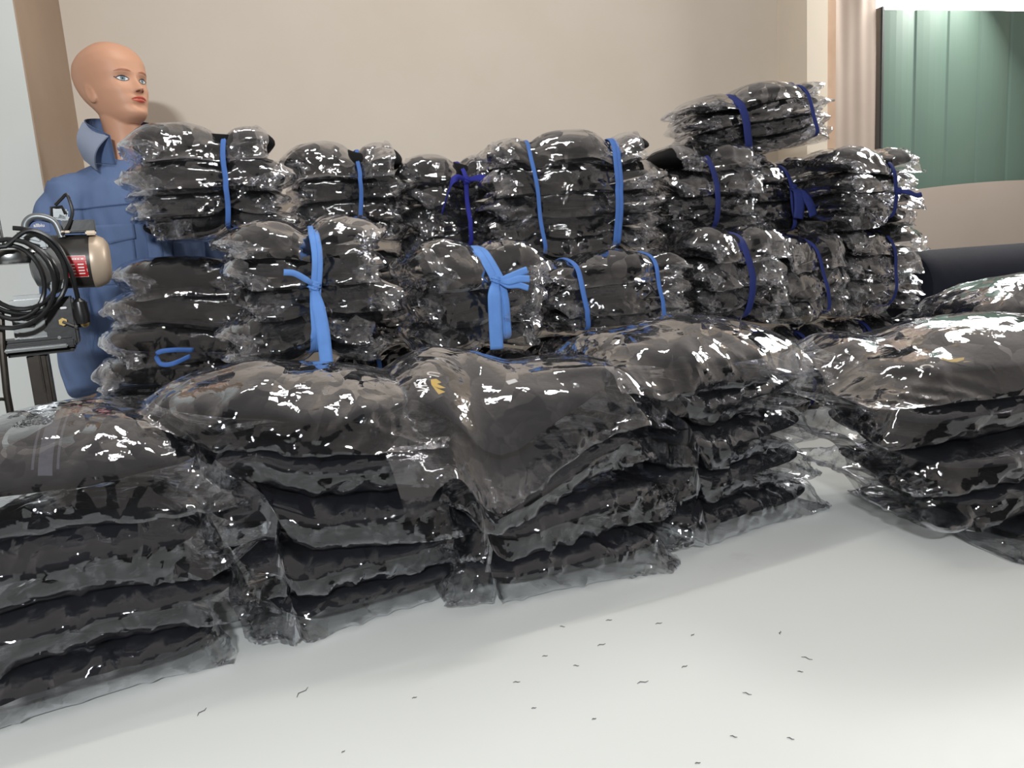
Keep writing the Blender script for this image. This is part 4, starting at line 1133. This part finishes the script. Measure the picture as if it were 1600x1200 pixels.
    def bar(t0, t1, a0, a1):
        b = len(V); n = 3
        for j in range(n+1):
            for t in (t0, t1): V.append(tuple(on_shell(t+0.012, a0+(a1-a0)*j/n, 0.0513)))
        for j in range(n): F.append([b+2*j, b+2*j+1, b+2*j+3, b+2*j+2])
    rp = random.Random(3)
    bar(0.0125, 0.0635, 0.185, 0.198); bar(0.0125, 0.0635, -0.61, -0.597); bar(0.0125, 0.0132, -0.61, 0.198); bar(0.0628, 0.0635, -0.61, 0.198)
    for t, l in ((0.017, .004), (0.024, .003), (0.029, .002), (0.041, .003), (0.0455, .003), (0.050, .003), (0.056, .004)): bar(t, t+l, 0.05, 0.105)
    for k in range(9): bar(0.018+0.0022*k, 0.0195+0.0022*k, -0.03, -0.008)
    for row in range(4):
        for t, l in ((0.018, .003), (0.0255, .003), (0.033, .011), (0.049, .010)):
            bar(t, t+l, -0.14-0.115*row, -0.095-0.115*row)
    mesh_obj('plate_lettering', V, F, M['white_ink'], pl_, smooth=False)
    m = MB(); m.box(P(-0.783, 0.648, 0.012), (0.056, 0.05, 0.022), None, 0.002); m.build('switch_box', M['black_paint'], root)
    m = MB(); m.box(P(-0.765, 0.634, -0.01), (0.018, 0.03, 0.008), None, 0.002); m.build('box_bracket', M['cap_beige'], root)
    m = MB(); m.box(P(-0.806, 0.6375, -0.02), (0.016, 0.016, 0.004), None, 0.0015); m.build('oil_cap', M['cap_beige'], root)
    # carrying handle and its badge
    m = MB(); m.tube(bez([P(-0.870, 0.632, -0.01), P(-0.868, 0.655, -0.01), P(-0.855, 0.667, -0.012), P(-0.836, 0.666, -0.014), P(-0.820, 0.655, -0.016), P(-0.813, 0.628, -0.018)], 8), 0.0062, 12); m.build('carrying_handle', M['cast_grey'], root)
    m = MB(); m.box(P(-0.846, 0.650, -0.004), (0.034, 0.004, 0.022), None, 0.001); bd = m.build('badge', M['badge_blue'], root)
    gv, gf = glyph_pts('allbiu', 0.0085)
    mesh_obj('badge_lettering', [tuple(P(-0.847+x, 0.652+y, -0.0066)) for x, y in gv], gf, M['white_ink'], bd, smooth=False)
    # lever with wire loop on top
    m = MB(); m.box(P(-0.812, 0.672, 0.01), (0.028, 0.02, 0.022), Matrix.Rotation(0.25, 3, 'Y'), 0.003); m.box(P(-0.806, 0.664, 0.008), (0.020, 0.016, 0.012), Matrix.Rotation(0.5, 3, 'Y'), 0.002); m.build('belt_clamp', M['cast_grey'], root)
    m = MB(); m.tube([P(-0.826, 0.658, 0.0), P(-0.823, 0.684, 0.0), P(-0.806, 0.685, -0.002), P(-0.802, 0.672, -0.002)], 0.0028, 8); m.build('clamp_frame', M['black_paint'], root)
    m = MB(); m.tube(bez([P(-0.816, 0.688, 0.0), P(-0.803, 0.700, -0.004), P(-0.795, 0.706, -0.006), P(-0.791, 0.692, -0.010), P(-0.790, 0.672, -0.014), P(-0.799, 0.650, -0.02), P(-0.812, 0.632, -0.026)], 8), [0.003]*49, 8); m.build('lever_loop', M['rubber'], root)
    # fork and belt guard
    m = MB(); m.lathe([(0, 0.02), (0, 0.034), (0.004, 0.036), (0.012, 0.034), (0.014, 0.01)], P(-0.840, 0.575, -0.03), (0.55, -0.83, 0), 36); m.build('belt_guard', M['cast_grey'], root)
    m = MB(); m.box(P(-0.858, 0.628, -0.04), (0.05, 0.02, 0.016), Matrix.Rotation(0.35, 3, 'Y'), 0.005); m.box(P(-0.842, 0.618, -0.045), (0.012, 0.016, 0.02), None, 0.003); m.build('hand_grip', M['cast_grey'], root)
    m = MB(); m.box(P(-0.832, 0.540, -0.05), (0.03, 0.02, 0.022), Matrix.Rotation(-0.4, 3, 'Y'), 0.004); m.build('guard_arm', M['cast_grey'], root)
    # cable coiled over the body and hanging end with plug
    pts = []; rs = random.Random(8)
    for k in range(4*28+1):
        t = k/28; a = PI/2-2*PI*t
        rx = 0.060+0.010*math.sin(t*2.3); rz = 0.066+0.010*math.cos(t*1.9)
        pts.append(P(-0.884+0.006*math.sin(t*5)-0.012*t*0.4+rx*math.cos(a), 0.570-0.006*t+rz*math.sin(a), -0.068-0.006*math.sin(3*a)-0.005*t))
    pts += bez([pts[-1], P(-0.86, 0.640, -0.075), P(-0.825, 0.620, -0.075), P(-0.808, 0.575, -0.07), P(-0.803, 0.530, -0.06), P(-0.802, 0.510, -0.055)], 8)[1:]
    m = MB(); m.tube(pts, 0.0042, 9); m.build('power_cable', M['rubber'], root)
    m = MB(); m.lathe([(0, 0.005), (0.006, 0.011), (0.03, 0.014), (0.045, 0.012), (0.047, 0.004)], P(-0.802, 0.515, -0.055), (0.05, 0, -1), 18); m.build('plug', M['rubber'], root)
build_machine()
